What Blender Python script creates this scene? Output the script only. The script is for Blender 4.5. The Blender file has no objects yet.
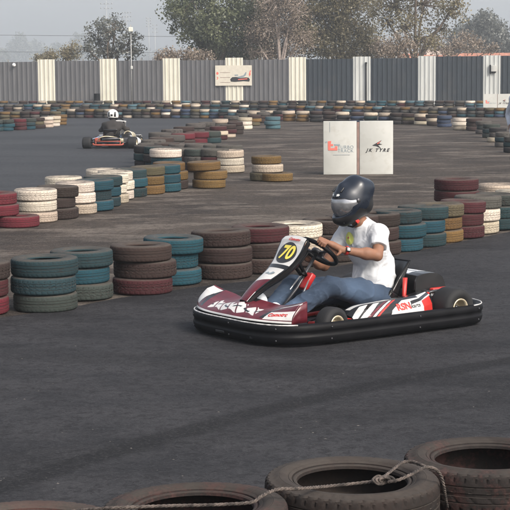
import bpy, math, random
import numpy as np
from mathutils import Vector, Matrix

random.seed(7)
rng = np.random.default_rng(11)
PI = math.pi
sc = bpy.context.scene
COL = sc.collection
rad = math.radians

# ------------------------------------------------------------------ camera
F, CAM_H = 1650.0, 2.0
PITCH, ROLL = rad(6.58), rad(-0.47)
CR = Matrix.Rotation(PI/2 - PITCH, 3, 'X') @ Matrix.Rotation(ROLL, 3, 'Z')
CP = Vector((0, 0, CAM_H))
cam = bpy.data.cameras.new('camera')
cam.sensor_width = 36.0
cam.lens = 36.0*F/510.0
cam.clip_start, cam.clip_end = 0.1, 6000
cob = bpy.data.objects.new('camera', cam)
cob.matrix_world = Matrix.Translation(CP) @ CR.to_4x4()
COL.objects.link(cob)
sc.camera = cob


def ray(px, py):
    return CR @ Vector(((px-255)/F, -(py-255)/F, -1))


def at(px, py, z=0.0):
    d = ray(px, py)
    return CP + d*((z-CAM_H)/d.z)


def atY(px, py, Y):
    d = ray(px, py)
    return CP + d*(Y/d.y)


# ------------------------------------------------------------------ helpers
def tag(o, label=None, cat=None, group=None, kind=None):
    if label: o['label'] = label
    if cat: o['category'] = cat
    if group: o['group'] = group
    if kind: o['kind'] = kind
    return o


def empty(name, M, label=None, cat=None, group=None):
    o = bpy.data.objects.new(name, None)
    o.empty_display_size = 0.2
    COL.objects.link(o)
    o.matrix_world = M if isinstance(M, Matrix) else Matrix.Translation(Vector(M))
    return tag(o, label, cat, group)


class MB:
    def __init__(s):
        s.v, s.f, s.m, s.sm = [], [], [], []

    def add(s, vs, fs, mi=0, smooth=True):
        b = len(s.v)
        s.v += [tuple(p) for p in vs]
        for k, f in enumerate(fs):
            s.f.append(tuple(b+i for i in f))
            s.m.append(mi if not isinstance(mi, (list, tuple)) else mi[k])
            s.sm.append(smooth)
        return s

    def box(s, c, d, M=None, mi=0, bev=0.0):
        x, y, z = d[0]/2, d[1]/2, d[2]/2
        c = Vector(c)
        if bev <= 0:
            vs = [Vector(p) for p in ((-x,-y,-z),(x,-y,-z),(x,y,-z),(-x,y,-z),(-x,-y,z),(x,-y,z),(x,y,z),(-x,y,z))]
            fs = [(0,3,2,1),(4,5,6,7),(0,1,5,4),(1,2,6,5),(2,3,7,6),(3,0,4,7)]
            vs = [(M @ p if M else p)+c for p in vs]
            return s.add(vs, fs, mi, False)
        # bevelled: rings of a rounded rectangle
        b = min(bev, x*.9, y*.9, z*.9)
        def ring(ix, iy, zz):
            r = []
            for sx, sy, a0 in ((1,1,0),(-1,1,90),(-1,-1,180),(1,-1,270)):
                for a in (0, 30, 60, 90):
                    t = rad(a0+a)
                    r.append(Vector((sx*(x-b)+(b-ix)*math.cos(t), sy*(y-b)+(b-ix)*math.sin(t), zz)))
            return r
        rings = [ring(b*.999,0,-z), ring(b*.3,0,-z+b*.3), ring(0,0,-z+b), ring(0,0,z-b), ring(b*.3,0,z-b*.3), ring(b*.999,0,z)]
        vs = [(M @ p if M else p)+c for r in rings for p in r]
        n = 16
        fs = []
        for i in range(5):
            for j in range(n):
                fs.append((i*n+j, i*n+(j+1) % n, (i+1)*n+(j+1) % n, (i+1)*n+j))
        fs.append(tuple(reversed(range(n))))
        fs.append(tuple(range(5*n, 6*n)))
        return s.add(vs, fs, mi, True)

    def tube(s, pts, r, n=8, mi=0, closed=False, cap=True):
        pts = [Vector(p) for p in pts]
        m = len(pts)
        rs = r if isinstance(r, (list, tuple)) else [r]*m
        vs, fs = [], []
        up = None
        for i, p in enumerate(pts):
            if closed:
                t = pts[(i+1) % m]-pts[i-1]
            else:
                t = pts[min(i+1, m-1)]-pts[max(i-1, 0)]
            if t.length < 1e-9: t = Vector((0,0,1))
            t.normalize()
            if up is None:
                up = Vector((0,0,1)) if abs(t.z) < .9 else Vector((1,0,0))
            a = t.cross(up)
            if a.length < 1e-4: a = t.orthogonal()
            a.normalize()
            b = a.cross(t).normalized()
            up = b
            for k in range(n):
                w = 2*PI*k/n
                vs.append(p + (a*math.cos(w)+b*math.sin(w))*rs[i])
        segs = m if closed else m-1
        for i in range(segs):
            j = (i+1) % m
            for k in range(n):
                l = (k+1) % n
                fs.append((i*n+k, i*n+l, j*n+l, j*n+k))
        if cap and not closed:
            fs.append(tuple(reversed(range(n))))
            fs.append(tuple(range((m-1)*n, m*n)))
        return s.add(vs, fs, mi, True)

    def lathe(s, prof, n, M=None, mi=0, closed=True, fn=None):
        m = len(prof)
        vs, fs = [], []
        for i in range(n):
            a = 2*PI*i/n
            for j, (r, z) in enumerate(prof):
                if fn: r, z = fn(i, j, r, z)
                p = Vector((r*math.cos(a), r*math.sin(a), z))
                vs.append(M @ p if M else p)
        for i in range(n):
            i2 = (i+1) % n
            for j in range(m if closed else m-1):
                j2 = (j+1) % m
                fs.append((i*m+j, i2*m+j, i2*m+j2, i*m+j2))
        return s.add(vs, fs, mi, True)

    def prism(s, pts, t, M=None, mi=0):
        """2-D polygon (x, y) extruded along +z by t"""
        n = len(pts)
        vs = [Vector((p[0], p[1], 0)) for p in pts] + [Vector((p[0], p[1], t)) for p in pts]
        if M: vs = [M @ v for v in vs]
        fs = [tuple(reversed(range(n))), tuple(range(n, 2*n))]
        for i in range(n):
            j = (i+1) % n
            fs.append((i, j, n+j, n+i))
        return s.add(vs, fs, mi, False)

    def grid(s, fn, nu, nv, mi=None, smooth=True, wrapu=False):
        vs, fs, mm = [], [], []
        for i in range(nu+1):
            for j in range(nv+1):
                vs.append(fn(i/nu, j/nv))
        for i in range(nu):
            for j in range(nv):
                a = i*(nv+1)+j
                fs.append((a, a+nv+1, a+nv+2, a+1))
                mm.append(mi((i+.5)/nu, (j+.5)/nv) if mi else 0)
        return s.add(vs, fs, mm, smooth)

    def build(s, name, mats, parent=None, M=None):
        me = bpy.data.meshes.new(name)
        me.from_pydata(s.v, [], s.f)
        for m in (mats if isinstance(mats, (list, tuple)) else [mats]):
            me.materials.append(m)
        me.polygons.foreach_set('material_index', s.m)
        me.polygons.foreach_set('use_smooth', s.sm)
        me.update()
        return link(name, me, parent, M)


def link(name, me, parent=None, M=None):
    o = bpy.data.objects.new(name, me)
    COL.objects.link(o)
    if parent is not None: o.parent = parent
    if M is not None: o.matrix_local = M
    return o


def solid(o, t, off=0.0):
    m = o.modifiers.new('thick', 'SOLIDIFY')
    m.thickness = t
    m.offset = off
    return o


def catmull(pts, n=8, closed=False):
    pts = [Vector(p) for p in pts]
    out = []
    m = len(pts)
    rngs = range(m) if closed else range(m-1)
    for i in rngs:
        if closed:
            p0, p1, p2, p3 = pts[i-1], pts[i], pts[(i+1) % m], pts[(i+2) % m]
        else:
            p0, p1, p2, p3 = pts[max(i-1,0)], pts[i], pts[i+1], pts[min(i+2,m-1)]
        for k in range(n):
            t = k/n
            out.append(.5*((2*p1)+(-p0+p2)*t+(2*p0-5*p1+4*p2-p3)*t*t+(-p0+3*p1-3*p2+p3)*t**3))
    if not closed: out.append(pts[-1])
    return out


def text(name, body, size, M, mat, parent, shear=0.0, bold=0.0, space=1.0, ext=0.001):
    cu = bpy.data.curves.new('lettering', 'FONT')
    cu.body = body
    cu.size = size
    cu.align_x = 'CENTER'
    cu.align_y = 'CENTER'
    cu.shear = shear
    cu.offset = bold
    cu.space_character = space
    cu.extrude = ext
    cu.resolution_u = 4
    t = bpy.data.objects.new('lettering', cu)
    COL.objects.link(t)
    bpy.context.view_layer.update()
    me = bpy.data.meshes.new_from_object(t.evaluated_get(bpy.context.evaluated_depsgraph_get()))
    bpy.data.objects.remove(t)
    me.materials.clear()
    me.materials.append(mat)
    return link(name, me, parent, M)


# ------------------------------------------------------------------ implicit surfaces (bodies, clothes, helmets)
def sdf_mesh(name, prims, res, mats, parent=None, fold=None, mat_fn=None, M=None):
    """prims: ('cap',a,b,ra,rb,k) ('ell',c,(rx,ry,rz),Rot or None,k) ('cut',point,normal,radius,k) ('sub',c,(r),Rot,k)"""
    lo, hi = np.full(3, 1e9), np.full(3, -1e9)
    for p in prims:
        if p[0] == 'cap':
            for q, r in ((p[1], p[3]), (p[2], p[4])):
                lo = np.minimum(lo, np.array(q)-r); hi = np.maximum(hi, np.array(q)+r)
        elif p[0] == 'ell':
            r = max(p[2])
            lo = np.minimum(lo, np.array(p[1])-r); hi = np.maximum(hi, np.array(p[1])+r)
    lo -= 3*res+.02; hi += 3*res+.02
    n = np.ceil((hi-lo)/res).astype(int)+1
    ax = [lo[i]+res*np.arange(n[i]) for i in range(3)]
    D = np.full(n, 0.5)

    def sub(c0, c1):
        i0 = np.clip(((c0-lo)/res).astype(int)-1, 0, n-1)
        i1 = np.clip(((c1-lo)/res).astype(int)+3, 1, n)
        sl = tuple(slice(i0[i], i1[i]) for i in range(3))
        g = np.meshgrid(ax[0][sl[0]], ax[1][sl[1]], ax[2][sl[2]], indexing='ij')
        return sl, g

    for p in prims:
        if p[0] == 'cap':
            a, b, ra, rb, k = np.array(p[1]), np.array(p[2]), p[3], p[4], p[5]
            mr = max(ra, rb)+k+.02
            sl, g = sub(np.minimum(a, b)-mr, np.maximum(a, b)+mr)
            ba = b-a
            L = max(ba@ba, 1e-9)
            h = np.clip(((g[0]-a[0])*ba[0]+(g[1]-a[1])*ba[1]+(g[2]-a[2])*ba[2])/L, 0, 1)
            d = np.sqrt((g[0]-a[0]-ba[0]*h)**2+(g[1]-a[1]-ba[1]*h)**2+(g[2]-a[2]-ba[2]*h)**2)-(ra+(rb-ra)*h)
        elif p[0] in ('ell', 'sub'):
            c, r, Rm, k = np.array(p[1]), np.array(p[2]), p[3], p[4]
            mr = max(r)+k+.02
            sl, g = sub(c-mr, c+mr)
            q = [g[i]-c[i] for i in range(3)]
            if Rm is not None:
                Rn = np.array(Rm.transposed())
                q = [Rn[i][0]*q[0]+Rn[i][1]*q[1]+Rn[i][2]*q[2] for i in range(3)]
            k0 = np.sqrt((q[0]/r[0])**2+(q[1]/r[1])**2+(q[2]/r[2])**2)
            k1 = np.sqrt((q[0]/r[0]**2)**2+(q[1]/r[1]**2)**2+(q[2]/r[2]**2)**2)+1e-9
            d = k0*(k0-1)/k1
        elif p[0] == 'cut':
            c, nn, rr = np.array(p[1]), np.array(p[2], float), p[3]
            nn = nn/np.linalg.norm(nn)
            sl, g = sub(c-rr, c+rr)
            d = (g[0]-c[0])*nn[0]+(g[1]-c[1])*nn[1]+(g[2]-c[2])*nn[2]
            inside = (g[0]-c[0])**2+(g[1]-c[1])**2+(g[2]-c[2])**2 < rr*rr
            cur = D[sl]
            D[sl] = np.where(inside, np.maximum(cur, d), cur)
            continue
        cur = D[sl]
        if p[0] == 'sub':
            D[sl] = np.maximum(cur, -d)
            continue
        if k > 1e-6:
            h = np.clip(.5+.5*(d-cur)/k, 0, 1)
            D[sl] = d*(1-h)+cur*h-k*h*(1-h)
        else:
            D[sl] = np.minimum(cur, d)
    if fold:
        g = np.meshgrid(*ax, indexing='ij')
        D = D + fold(g[0], g[1], g[2])
    S = D < 0
    # surface nets
    nc = n-1
    acc = np.zeros(tuple(nc)+(3,)); cnt = np.zeros(tuple(nc))
    crn = [(i, j, k) for i in (0,1) for j in (0,1) for k in (0,1)]
    def cs(c): return tuple(slice(c[i], c[i]+nc[i]) for i in range(3))
    for c in crn:
        for axn in range(3):
            if c[axn] == 1: continue
            c2 = list(c); c2[axn] = 1
            d1, d2 = D[cs(c)], D[cs(c2)]
            m = (d1 < 0) != (d2 < 0)
            t = np.where(m, d1/np.where(m, d1-d2, 1), 0)
            for q in range(3):
                v = c[q] + (t if q == axn else 0)
                acc[..., q] += np.where(m, v, 0)
            cnt += m
    act = cnt > 0
    idx = np.full(tuple(nc), -1); idx[act] = np.arange(act.sum())
    ii = np.argwhere(act)
    V = (ii + acc[act]/cnt[act][:, None])*res + lo
    faces = []
    for axn in range(3):
        o1, o2 = [(1,2),(2,0),(0,1)][axn]
        sl1 = [slice(None)]*3; sl2 = [slice(None)]*3
        sl1[axn] = slice(0, -1); sl2[axn] = slice(1, None)
        a, b = S[tuple(sl1)], S[tuple(sl2)]
        e = np.argwhere(a != b)
        e = e[(e[:, o1] > 0) & (e[:, o2] > 0) & (e[:, o1] < nc[o1]) & (e[:, o2] < nc[o2])]
        flip = a[tuple(e.T)]
        q = []
        for (u, w) in ((-1,-1),(0,-1),(0,0),(-1,0)):
            t = e.copy(); t[:, o1] += u; t[:, o2] += w
            q.append(idx[tuple(t.T)])
        q = np.stack(q, 1)
        q[~flip] = q[~flip][:, ::-1]
        faces.append(q)
    Fq = np.concatenate(faces)
    me = bpy.data.meshes.new(name)
    me.from_pydata(V.tolist(), [], Fq.tolist())
    for m in (mats if isinstance(mats, (list, tuple)) else [mats]): me.materials.append(m)
    if mat_fn:
        cen = V[Fq].mean(1)
        me.polygons.foreach_set('material_index', mat_fn(cen).astype(np.int32))
    me.polygons.foreach_set('use_smooth', [True]*len(Fq))
    me.update()
    o = link(name, me, parent, M)
    sm = o.modifiers.new('smooth', 'SMOOTH'); sm.factor = .5; sm.iterations = 3
    return o


def folds(amp, freq, seed, n=7):
    r = np.random.default_rng(seed)
    ks = r.normal(size=(n, 3)); ks /= np.linalg.norm(ks, axis=1)[:, None]
    fr = freq*r.uniform(.5, 1.6, n); ph = r.uniform(0, 6.28, n)
    def f(x, y, z):
        o = 0
        for i in range(n):
            w = ph[i] + 2.2*np.sin(ks[i-1,0]*x*9+ks[i-1,1]*y*9+ks[i-1,2]*z*9+ph[i-1])
            o = o + np.sin((ks[i,0]*x+ks[i,1]*y+ks[i,2]*z)*fr[i]+w)
        return amp*o/math.sqrt(n)
    return f


# ------------------------------------------------------------------ materials
class NT:
    def __init__(s, name):
        s.mat = bpy.data.materials.new(name)
        s.mat.use_nodes = True
        s.t = s.mat.node_tree
        s.t.nodes.clear()
        s.out = s.n('ShaderNodeOutputMaterial')

    def n(s, typ, **kw):
        nd = s.t.nodes.new(typ)
        for k, v in kw.items():
            setattr(nd, k, v)
        return nd

    def l(s, a, b):
        s.t.links.new(a, b)

    def val(s, sock, v):
        if hasattr(v, 'is_linked') or hasattr(v, 'links'):
            s.l(v, sock)
        else:
            sock.default_value = v

    def noise(s, vec, scale, detail=4, rough=.55, dist=0.0):
        nd = s.n('ShaderNodeTexNoise')
        nd.inputs['Scale'].default_value = scale
        nd.inputs['Detail'].default_value = detail
        nd.inputs['Roughness'].default_value = rough
        nd.inputs['Distortion'].default_value = dist
        if vec is not None: s.l(vec, nd.inputs['Vector'])
        return nd.outputs['Fac']

    def ramp(s, fac, lo, hi, a=0.0, b=1.0):
        nd = s.n('ShaderNodeMapRange', interpolation_type='SMOOTHSTEP')
        s.val(nd.inputs['Value'], fac)
        for k, v in (('From Min', lo), ('From Max', hi), ('To Min', a), ('To Max', b)):
            s.val(nd.inputs[k], v)
        return nd.outputs['Result']

    def mix(s, f, a, b, mode='MIX'):
        nd = s.n('ShaderNodeMix', data_type='RGBA', blend_type=mode)
        s.val(nd.inputs[0], f)
        for sock, v in ((nd.inputs[6], a), (nd.inputs[7], b)):
            if isinstance(v, (tuple, list)): v = (*v[:3], 1)
            s.val(sock, v)
        return nd.outputs[2]

    def math(s, op, a, b=None, c=None):
        nd = s.n('ShaderNodeMath', operation=op)
        s.val(nd.inputs[0], a)
        if b is not None: s.val(nd.inputs[1], b)
        if c is not None: s.val(nd.inputs[2], c)
        return nd.outputs[0]

    def bump(s, h, strength=.5, dist=.01):
        nd = s.n('ShaderNodeBump')
        nd.inputs['Strength'].default_value = strength
        nd.inputs['Distance'].default_value = dist
        s.l(h, nd.inputs['Height'])
        return nd.outputs['Normal']

    def mapping(s, vec, scale=(1,1,1), loc=(0,0,0), rot=(0,0,0)):
        nd = s.n('ShaderNodeMapping')
        nd.inputs['Scale'].default_value = scale
        nd.inputs['Location'].default_value = loc
        nd.inputs['Rotation'].default_value = rot
        s.l(vec, nd.inputs['Vector'])
        return nd.outputs[0]

    def bsdf(s, col, rough=.6, metal=0.0, normal=None, spec=None, coat=0.0):
        b = s.n('ShaderNodeBsdfPrincipled')
        if isinstance(col, (tuple, list)): col = (*col[:3], 1)
        s.val(b.inputs['Base Color'], col)
        s.val(b.inputs['Roughness'], rough)
        s.val(b.inputs['Metallic'], metal)
        if normal is not None: s.l(normal, b.inputs['Normal'])
        if spec is not None: b.inputs['Specular IOR Level'].default_value = spec
        if coat: b.inputs['Coat Weight'].default_value = coat; b.inputs['Coat Roughness'].default_value = .12
        s.l(b.outputs[0], s.out.inputs['Surface'])
        return b


def pmat(name, col, rough=.6, metal=0.0, var=.2, scale=6.0, bump=0.0, bscale=60.0, dirt=0.0, dirtcol=(.12,.105,.09), spec=None, coat=0.0):
    t = NT(name)
    co = t.n('ShaderNodeTexCoord').outputs['Object']
    n1 = t.noise(co, scale, 5)
    c = t.mix(t.ramp(n1, .3, .7), [x*(1-var) for x in col], [min(1, x*(1+var)) for x in col])
    if dirt > 0:
        n2 = t.noise(co, scale*2.3, 6, .65)
        c = t.mix(t.ramp(n2, .62-.25*dirt, .8-.1*dirt, 0, min(.9, dirt)), c, dirtcol)
    nrm = None
    if bump > 0:
        nrm = t.bump(t.noise(co, bscale, 3), bump, .004)
    rr = t.ramp(n1, .2, .8, max(.03, rough-.08), min(1, rough+.08))
    t.bsdf(c, rr, metal, nrm, spec, coat)
    return t.mat


M = {}
M['black_plastic'] = pmat('black_plastic', (.0045,.0045,.0055), .5, var=.3, bump=.15, bscale=90, dirt=.3, dirtcol=(.016,.015,.0145), spec=.10)
M['black_gloss'] = pmat('black_gloss', (.01,.01,.011), .2, var=.2, dirt=.1, dirtcol=(.04,.038,.036))
M['cover_highlight'] = pmat('cover_highlight', (.72,.73,.75), .3, .3, var=.08)  # pale tone for the painted highlight on the glossy rear cover
M['maroon'] = pmat('maroon_plastic', (.085,.009,.016), .34, var=.3, scale=9, dirt=.4, dirtcol=(.10,.05,.048))
M['white_decal'] = pmat('white_decal', (.50,.49,.475), .4, var=.08, dirt=.3, dirtcol=(.3,.26,.24))
M['red'] = pmat('red_paint', (.42,.025,.02), .4, var=.15, dirt=.12)
M['yellow'] = pmat('yellow_decal', (.75,.62,.09), .45, var=.05)
M['steel'] = pmat('steel', (.45,.45,.45), .35, .9, var=.15)
M['gunmetal'] = pmat('gunmetal', (.06,.06,.065), .4, .7, var=.2)
M['rim'] = pmat('rim_metal', (.55,.47,.33), .38, .55, var=.15, dirt=.35, dirtcol=(.1,.08,.06))
M['slick'] = pmat('slick_rubber', (.012,.012,.013), .72, var=.3, scale=9, bump=.2, bscale=160, dirt=.3, dirtcol=(.03,.028,.027), spec=.3)
M['skin'] = pmat('skin', (.195,.095,.058), .6, var=.14, scale=14, bump=.15, bscale=240, spec=.3)
M['shirt'] = None
M['shoe'] = pmat('shoe_white', (.55,.58,.62), .6, var=.08, dirt=.2)
M['dark_cloth'] = pmat('dark_cloth', (.022,.019,.018), .9, var=.25, bump=.3, bscale=200)
M['navy_cloth'] = pmat('navy_cloth', (.012,.018,.04), .9, var=.2, bump=.3, bscale=200)
M['grey_cloth'] = pmat('pale_grey_cloth', (.46,.49,.55), .9, var=.06, bump=.3, bscale=200)
M['hair'] = pmat('dark_hair', (.012,.01,.009), .6, var=.2)
M['helmet_navy'] = pmat('helmet_navy', (.0065,.010,.018), .30, var=.25, scale=5, dirt=.1, dirtcol=(.04,.045,.05))
M['helmet_black'] = pmat('helmet_black', (.008,.008,.009), .45, var=.2, bump=.05)
M['helmet_white'] = pmat('helmet_white', (.74,.73,.70), .3, var=.06)
M['orange_bar'] = pmat('orange_red_bar', (.27,.055,.032), .45, var=.12, dirt=.15)
M['blue_pod'] = pmat('pale_blue_plastic', (.38,.46,.62), .45, var=.1)
M['sign_white'] = pmat('sign_white', (.40,.40,.375), .6, var=.07, scale=2.2, dirt=.5, dirtcol=(.30,.275,.24), bump=.5, bscale=3.5)
M['sign_red'] = pmat('sign_red', (.60,.13,.10), .5, var=.1)
M['sign_grey'] = pmat('sign_grey', (.20,.24,.26), .5, var=.1)
M['sign_black'] = pmat('sign_black', (.02,.02,.022), .5, var=.1)
M['brown_strip'] = pmat('brown_strip', (.20,.13,.11), .7, var=.2)
M['banner'] = pmat('banner_cream', (.52,.48,.40), .6, var=.06, dirt=.2, dirtcol=(.5,.4,.34))
M['cream_metal'] = None
M['pole'] = pmat('galvanised_pole', (.30,.30,.29), .5, .4, var=.15, dirt=.2)
M['lamp_white'] = pmat('lamp_housing', (.50,.50,.44), .5, var=.05)
M['bark'] = pmat('bark', (.11,.085,.065), .9, var=.35, scale=9, bump=.6, bscale=30)
M['bark_pale'] = pmat('bark_pale', (.26,.215,.19), .9, var=.3, scale=9, bump=.5, bscale=30)
M['roof'] = pmat('roof_tiles', (.36,.15,.095), .85, var=.35, scale=3, bump=.4, bscale=9)
M['wall_plaster'] = pmat('plaster', (.42,.37,.33), .9, var=.15, scale=2)
M['rope'] = pmat('rope_fibre', (.075,.06,.052), .95, var=.75, scale=38, bump=.9, bscale=300, dirt=.7, dirtcol=(.028,.023,.021))
M['cable'] = pmat('cable_black', (.03,.03,.03), .7)
M['pouch_red'] = pmat('red_tank', (.30,.012,.012), .4, var=.15, dirt=.15, dirtcol=(.08,.02,.02))


def denim():
    t = NT('denim')
    co = t.n('ShaderNodeTexCoord').outputs['Object']
    n1 = t.noise(co, 2.6, 2, .4)
    n2 = t.noise(t.mapping(co, (1, 1, 3)), 26, 4)
    c = t.mix(t.ramp(n1, .3, .75), (.016,.030,.056), (.054,.088,.148))
    c = t.mix(t.ramp(n2, .5, .85, 0, .2), c, (.12,.165,.225))
    w = t.n('ShaderNodeTexWave')
    w.inputs['Scale'].default_value = 260
    t.l(t.mapping(co, rot=(0, .6, .7)), w.inputs['Vector'])
    h = t.math('ADD', t.math('MULTIPLY', w.outputs['Fac'], .15), t.noise(co, 38, 4))
    t.bsdf(c, .88, normal=t.bump(h, .5, .008))
    return t.mat
M['denim'] = denim()


def cotton(name, col):
    t = NT(name)
    co = t.n('ShaderNodeTexCoord').outputs['Object']
    w1 = t.noise(t.mapping(co, (1, 1, .5), rot=(.3, .9, .2)), 6.5, 2, .45, 1.2)
    w2 = t.noise(t.mapping(co, (.5, 1, 1.3), rot=(.1, -.7, .4)), 11, 2, .45, 1.0)
    rid = t.math('ABSOLUTE', t.math('SUBTRACT', w1, .5))
    h = t.math('ADD', t.math('MULTIPLY', rid, 1.6), t.math('MULTIPLY', w2, .5))
    h = t.math('ADD', h, t.math('MULTIPLY', t.noise(co, 420, 2), .05))
    c = t.mix(t.ramp(t.noise(co, 6, 3), .3, .7), [x*.95 for x in col], col)
    t.bsdf(c, .92, normal=t.bump(h, .45, .035), spec=.2)
    return t.mat
M['shirt'] = cotton('white_cotton', (.53,.54,.56))


def tyre_mat(name, attr=False):
    t = NT(name)
    oi = t.n('ShaderNodeObjectInfo')
    tc = t.n('ShaderNodeTexCoord').outputs['Object']
    va = t.n('ShaderNodeVectorMath', operation='ADD')
    t.l(tc, va.inputs[0])
    if not attr:
        cb = t.n('ShaderNodeCombineXYZ')
        for i, k in enumerate((37., 61., 83.)):
            t.l(t.math('MULTIPLY', oi.outputs['Random'], k), cb.inputs[i])
        t.l(cb.outputs[0], va.inputs[1])
    co = va.outputs[0]
    if attr:
        a = t.n('ShaderNodeVertexColor', layer_name='paint')
        paint, cover = a.outputs['Color'], a.outputs['Alpha']
    else:
        paint, cover = oi.outputs['Color'], oi.outputs['Alpha']
    n_lo = t.noise(co, 3.2, 3, .5)
    n_mid = t.noise(co, 16, 5, .62)
    n_hi = t.noise(co, 95, 4, .6)
    rubber = t.mix(t.ramp(n_mid, .3, .7), (.008,.007,.007), (.022,.019,.018))
    # paint wears off in blotches: where the noise exceeds the coverage the rubber shows
    nn = t.math('ADD', t.math('MULTIPLY', n_mid, .65), t.math('MULTIPLY', n_hi, .35))
    nn = t.math('ADD', t.math('MULTIPLY', nn, .72), t.math('MULTIPLY', n_lo, .28))
    thr = t.math('MULTIPLY_ADD', cover, .62, .18)
    worn = t.ramp(t.math('SUBTRACT', nn, thr), -.07, .07)
    pv = t.mix(t.ramp(n_mid, .25, .75), t.mix(.30, paint, (.02,.018,.017)), paint)
    c = t.mix(worn, pv, rubber)
    if not attr:
        so_ = t.n('ShaderNodeSeparateXYZ'); t.l(tc, so_.inputs[0])
        rr = t.math('SQRT', t.math('ADD', t.math('MULTIPLY', so_.outputs['X'], so_.outputs['X']), t.math('MULTIPLY', so_.outputs['Y'], so_.outputs['Y'])))
        az = t.math('ABSOLUTE', so_.outputs['Z'])
        deep = t.math('MULTIPLY', t.ramp(rr, .2745, .2722), t.ramp(az, .050, .046))
        deep = t.math('MULTIPLY', deep, t.ramp(rr, .266, .2675))
        c = t.mix(t.math('MULTIPLY', deep, t.ramp(n_mid, .3, .65, .06, .42)), c, (.014,.012,.011))
    # grey-brown dust lying on faces that look up
    ge = t.n('ShaderNodeNewGeometry')
    sx = t.n('ShaderNodeSeparateXYZ')
    t.l(ge.outputs['Normal'], sx.inputs[0])
    up = t.ramp(sx.outputs['Z'], .35, .95)
    dust = t.math('MULTIPLY', up, t.ramp(n_mid, .25, .65, .35, .85))
    dust = t.math('MULTIPLY', dust, t.ramp(cover, .42, .62, .35, 1.0))
    c = t.mix(dust, c, (.066,.057,.050))
    grime = t.ramp(n_hi, .5, .75, 0, .30)
    c = t.mix(grime, c, (.030,.025,.022))
    h = t.math('ADD', t.math('MULTIPLY', n_hi, .5), n_mid)
    t.bsdf(c, t.ramp(n_mid, .3, .7, .75, .95), normal=t.bump(h, .45, .006), spec=.12)
    return t.mat
M['tyre'] = tyre_mat('tyre_rubber')
M['tyre_far'] = tyre_mat('tyre_rubber_far', True)


def asphalt(name, dark, light, speck, band=None, stretch=(1,1,1), pale=None, rough=.85):
    t = NT(name)
    co = t.n('ShaderNodeTexCoord').outputs['Object']
    big = t.noise(t.mapping(co, stretch), .35, 6, .6, .6)
    mid = t.noise(t.mapping(co, stretch), 2.4, 6, .62)
    fine = t.noise(co, 55, 4, .7)
    vf = t.noise(co, 170, 2, .6)
    f = t.math('ADD', t.math('MULTIPLY', big, .55), t.math('MULTIPLY', mid, .45))
    c = t.mix(t.ramp(f, .38, .60), dark, light)
    if pale:
        st = t.noise(t.mapping(co, (stretch[0]*.7, stretch[1]*1.1, 1), (5,3,0)), 1.1, 8, .66)
        c = t.mix(t.ramp(st, .49, .60, 0, .9), c, pale)
        st2 = t.noise(t.mapping(co, (stretch[0]*.6, stretch[1]*.9, 1), (15,31,0)), .45, 7, .62)
        c = t.mix(t.ramp(st2, .50, .66, 0, .85), c, dark)
    if band:
        sp = t.n('ShaderNodeSeparateXYZ'); t.l(co, sp.inputs[0])
        for (nx, ny, cc, curv, hw, amt, tx, ty, smid) in band:
            d = t.math('MULTIPLY_ADD', sp.outputs['X'], nx, t.math('MULTIPLY', sp.outputs['Y'], ny))
            d = t.math('SUBTRACT', d, cc)
            s_ = t.math('MULTIPLY_ADD', sp.outputs['X'], tx, t.math('MULTIPLY', sp.outputs['Y'], ty))
            s_ = t.math('SUBTRACT', s_, smid)
            d = t.math('ADD', d, t.math('MULTIPLY', t.math('MULTIPLY', s_, s_), curv))
            d = t.math('ADD', d, t.math('MULTIPLY_ADD', mid, .10, -.05))
            a = t.math('ABSOLUTE', d)
            k = t.ramp(a, hw*.55, hw*1.2, amt, 0)
            c = t.mix(t.math('MULTIPLY', k, t.ramp(fine, .2, .8, 1, .75)), c, [x*.32 for x in dark])
    crack = t.noise(co, 14, 5, .7, .8)
    c = t.mix(t.ramp(crack, .52, .40, 0, .55), c, [x*.55 for x in dark])
    c = t.mix(t.ramp(crack, .56, .70, 0, .35), c, speck)
    c = t.mix(t.ramp(fine, .5, .72, 0, .55), c, speck)
    c = t.mix(t.ramp(fine, .5, .25, 0, .6), c, [x*.5 for x in dark])
    c = t.mix(t.ramp(vf, .64, .75, 0, .22), c, [min(1, x*1.4) for x in speck])
    h = t.math('ADD', fine, t.math('MULTIPLY', vf, .6))
    h = t.math('ADD', h, t.math('MULTIPLY', mid, .8))
    t.bsdf(c, t.ramp(mid, .3, .7, rough-.04, min(1, rough+.08)), normal=t.bump(h, .7, .014), spec=.14)
    return t.mat


def sheet_metal(name, col, streak=.25, rough=.55, tint=(.3,.25,.2)):
    t = NT(name)
    co = t.n('ShaderNodeTexCoord').outputs['Object']
    n1 = t.noise(t.mapping(co, (2.5, 2.5, .35)), 2.0, 5, .6)
    n2 = t.noise(co, .9, 4)
    c = t.mix(t.ramp(n1, .3, .72), [x*(1-streak) for x in col], col)
    c = t.mix(t.ramp(n2, .5, .8, 0, .45), c, [col[i]*.6+tint[i]*.15 for i in range(3)])
    n3 = t.noise(t.mapping(co, (3.5, 3.5, .12), (7,3,1)), 2.2, 6, .7)
    c = t.mix(t.ramp(n3, .60, .74, 0, .5), c, [col[i]*.5+(.07,.045,.03)[i] for i in range(3)])
    t.bsdf(c, rough, 0.1)
    return t.mat
M['fence_grey'] = sheet_metal('fence_grey', (.100,.100,.105), .22)
M['fence_blue'] = sheet_metal('fence_bluegrey', (.020,.028,.037), .22)
M['fence_cream'] = sheet_metal('fence_cream', (.62,.59,.49), .14)
M['fence_white'] = sheet_metal('fence_offwhite', (.47,.48,.46), .18)


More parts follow.
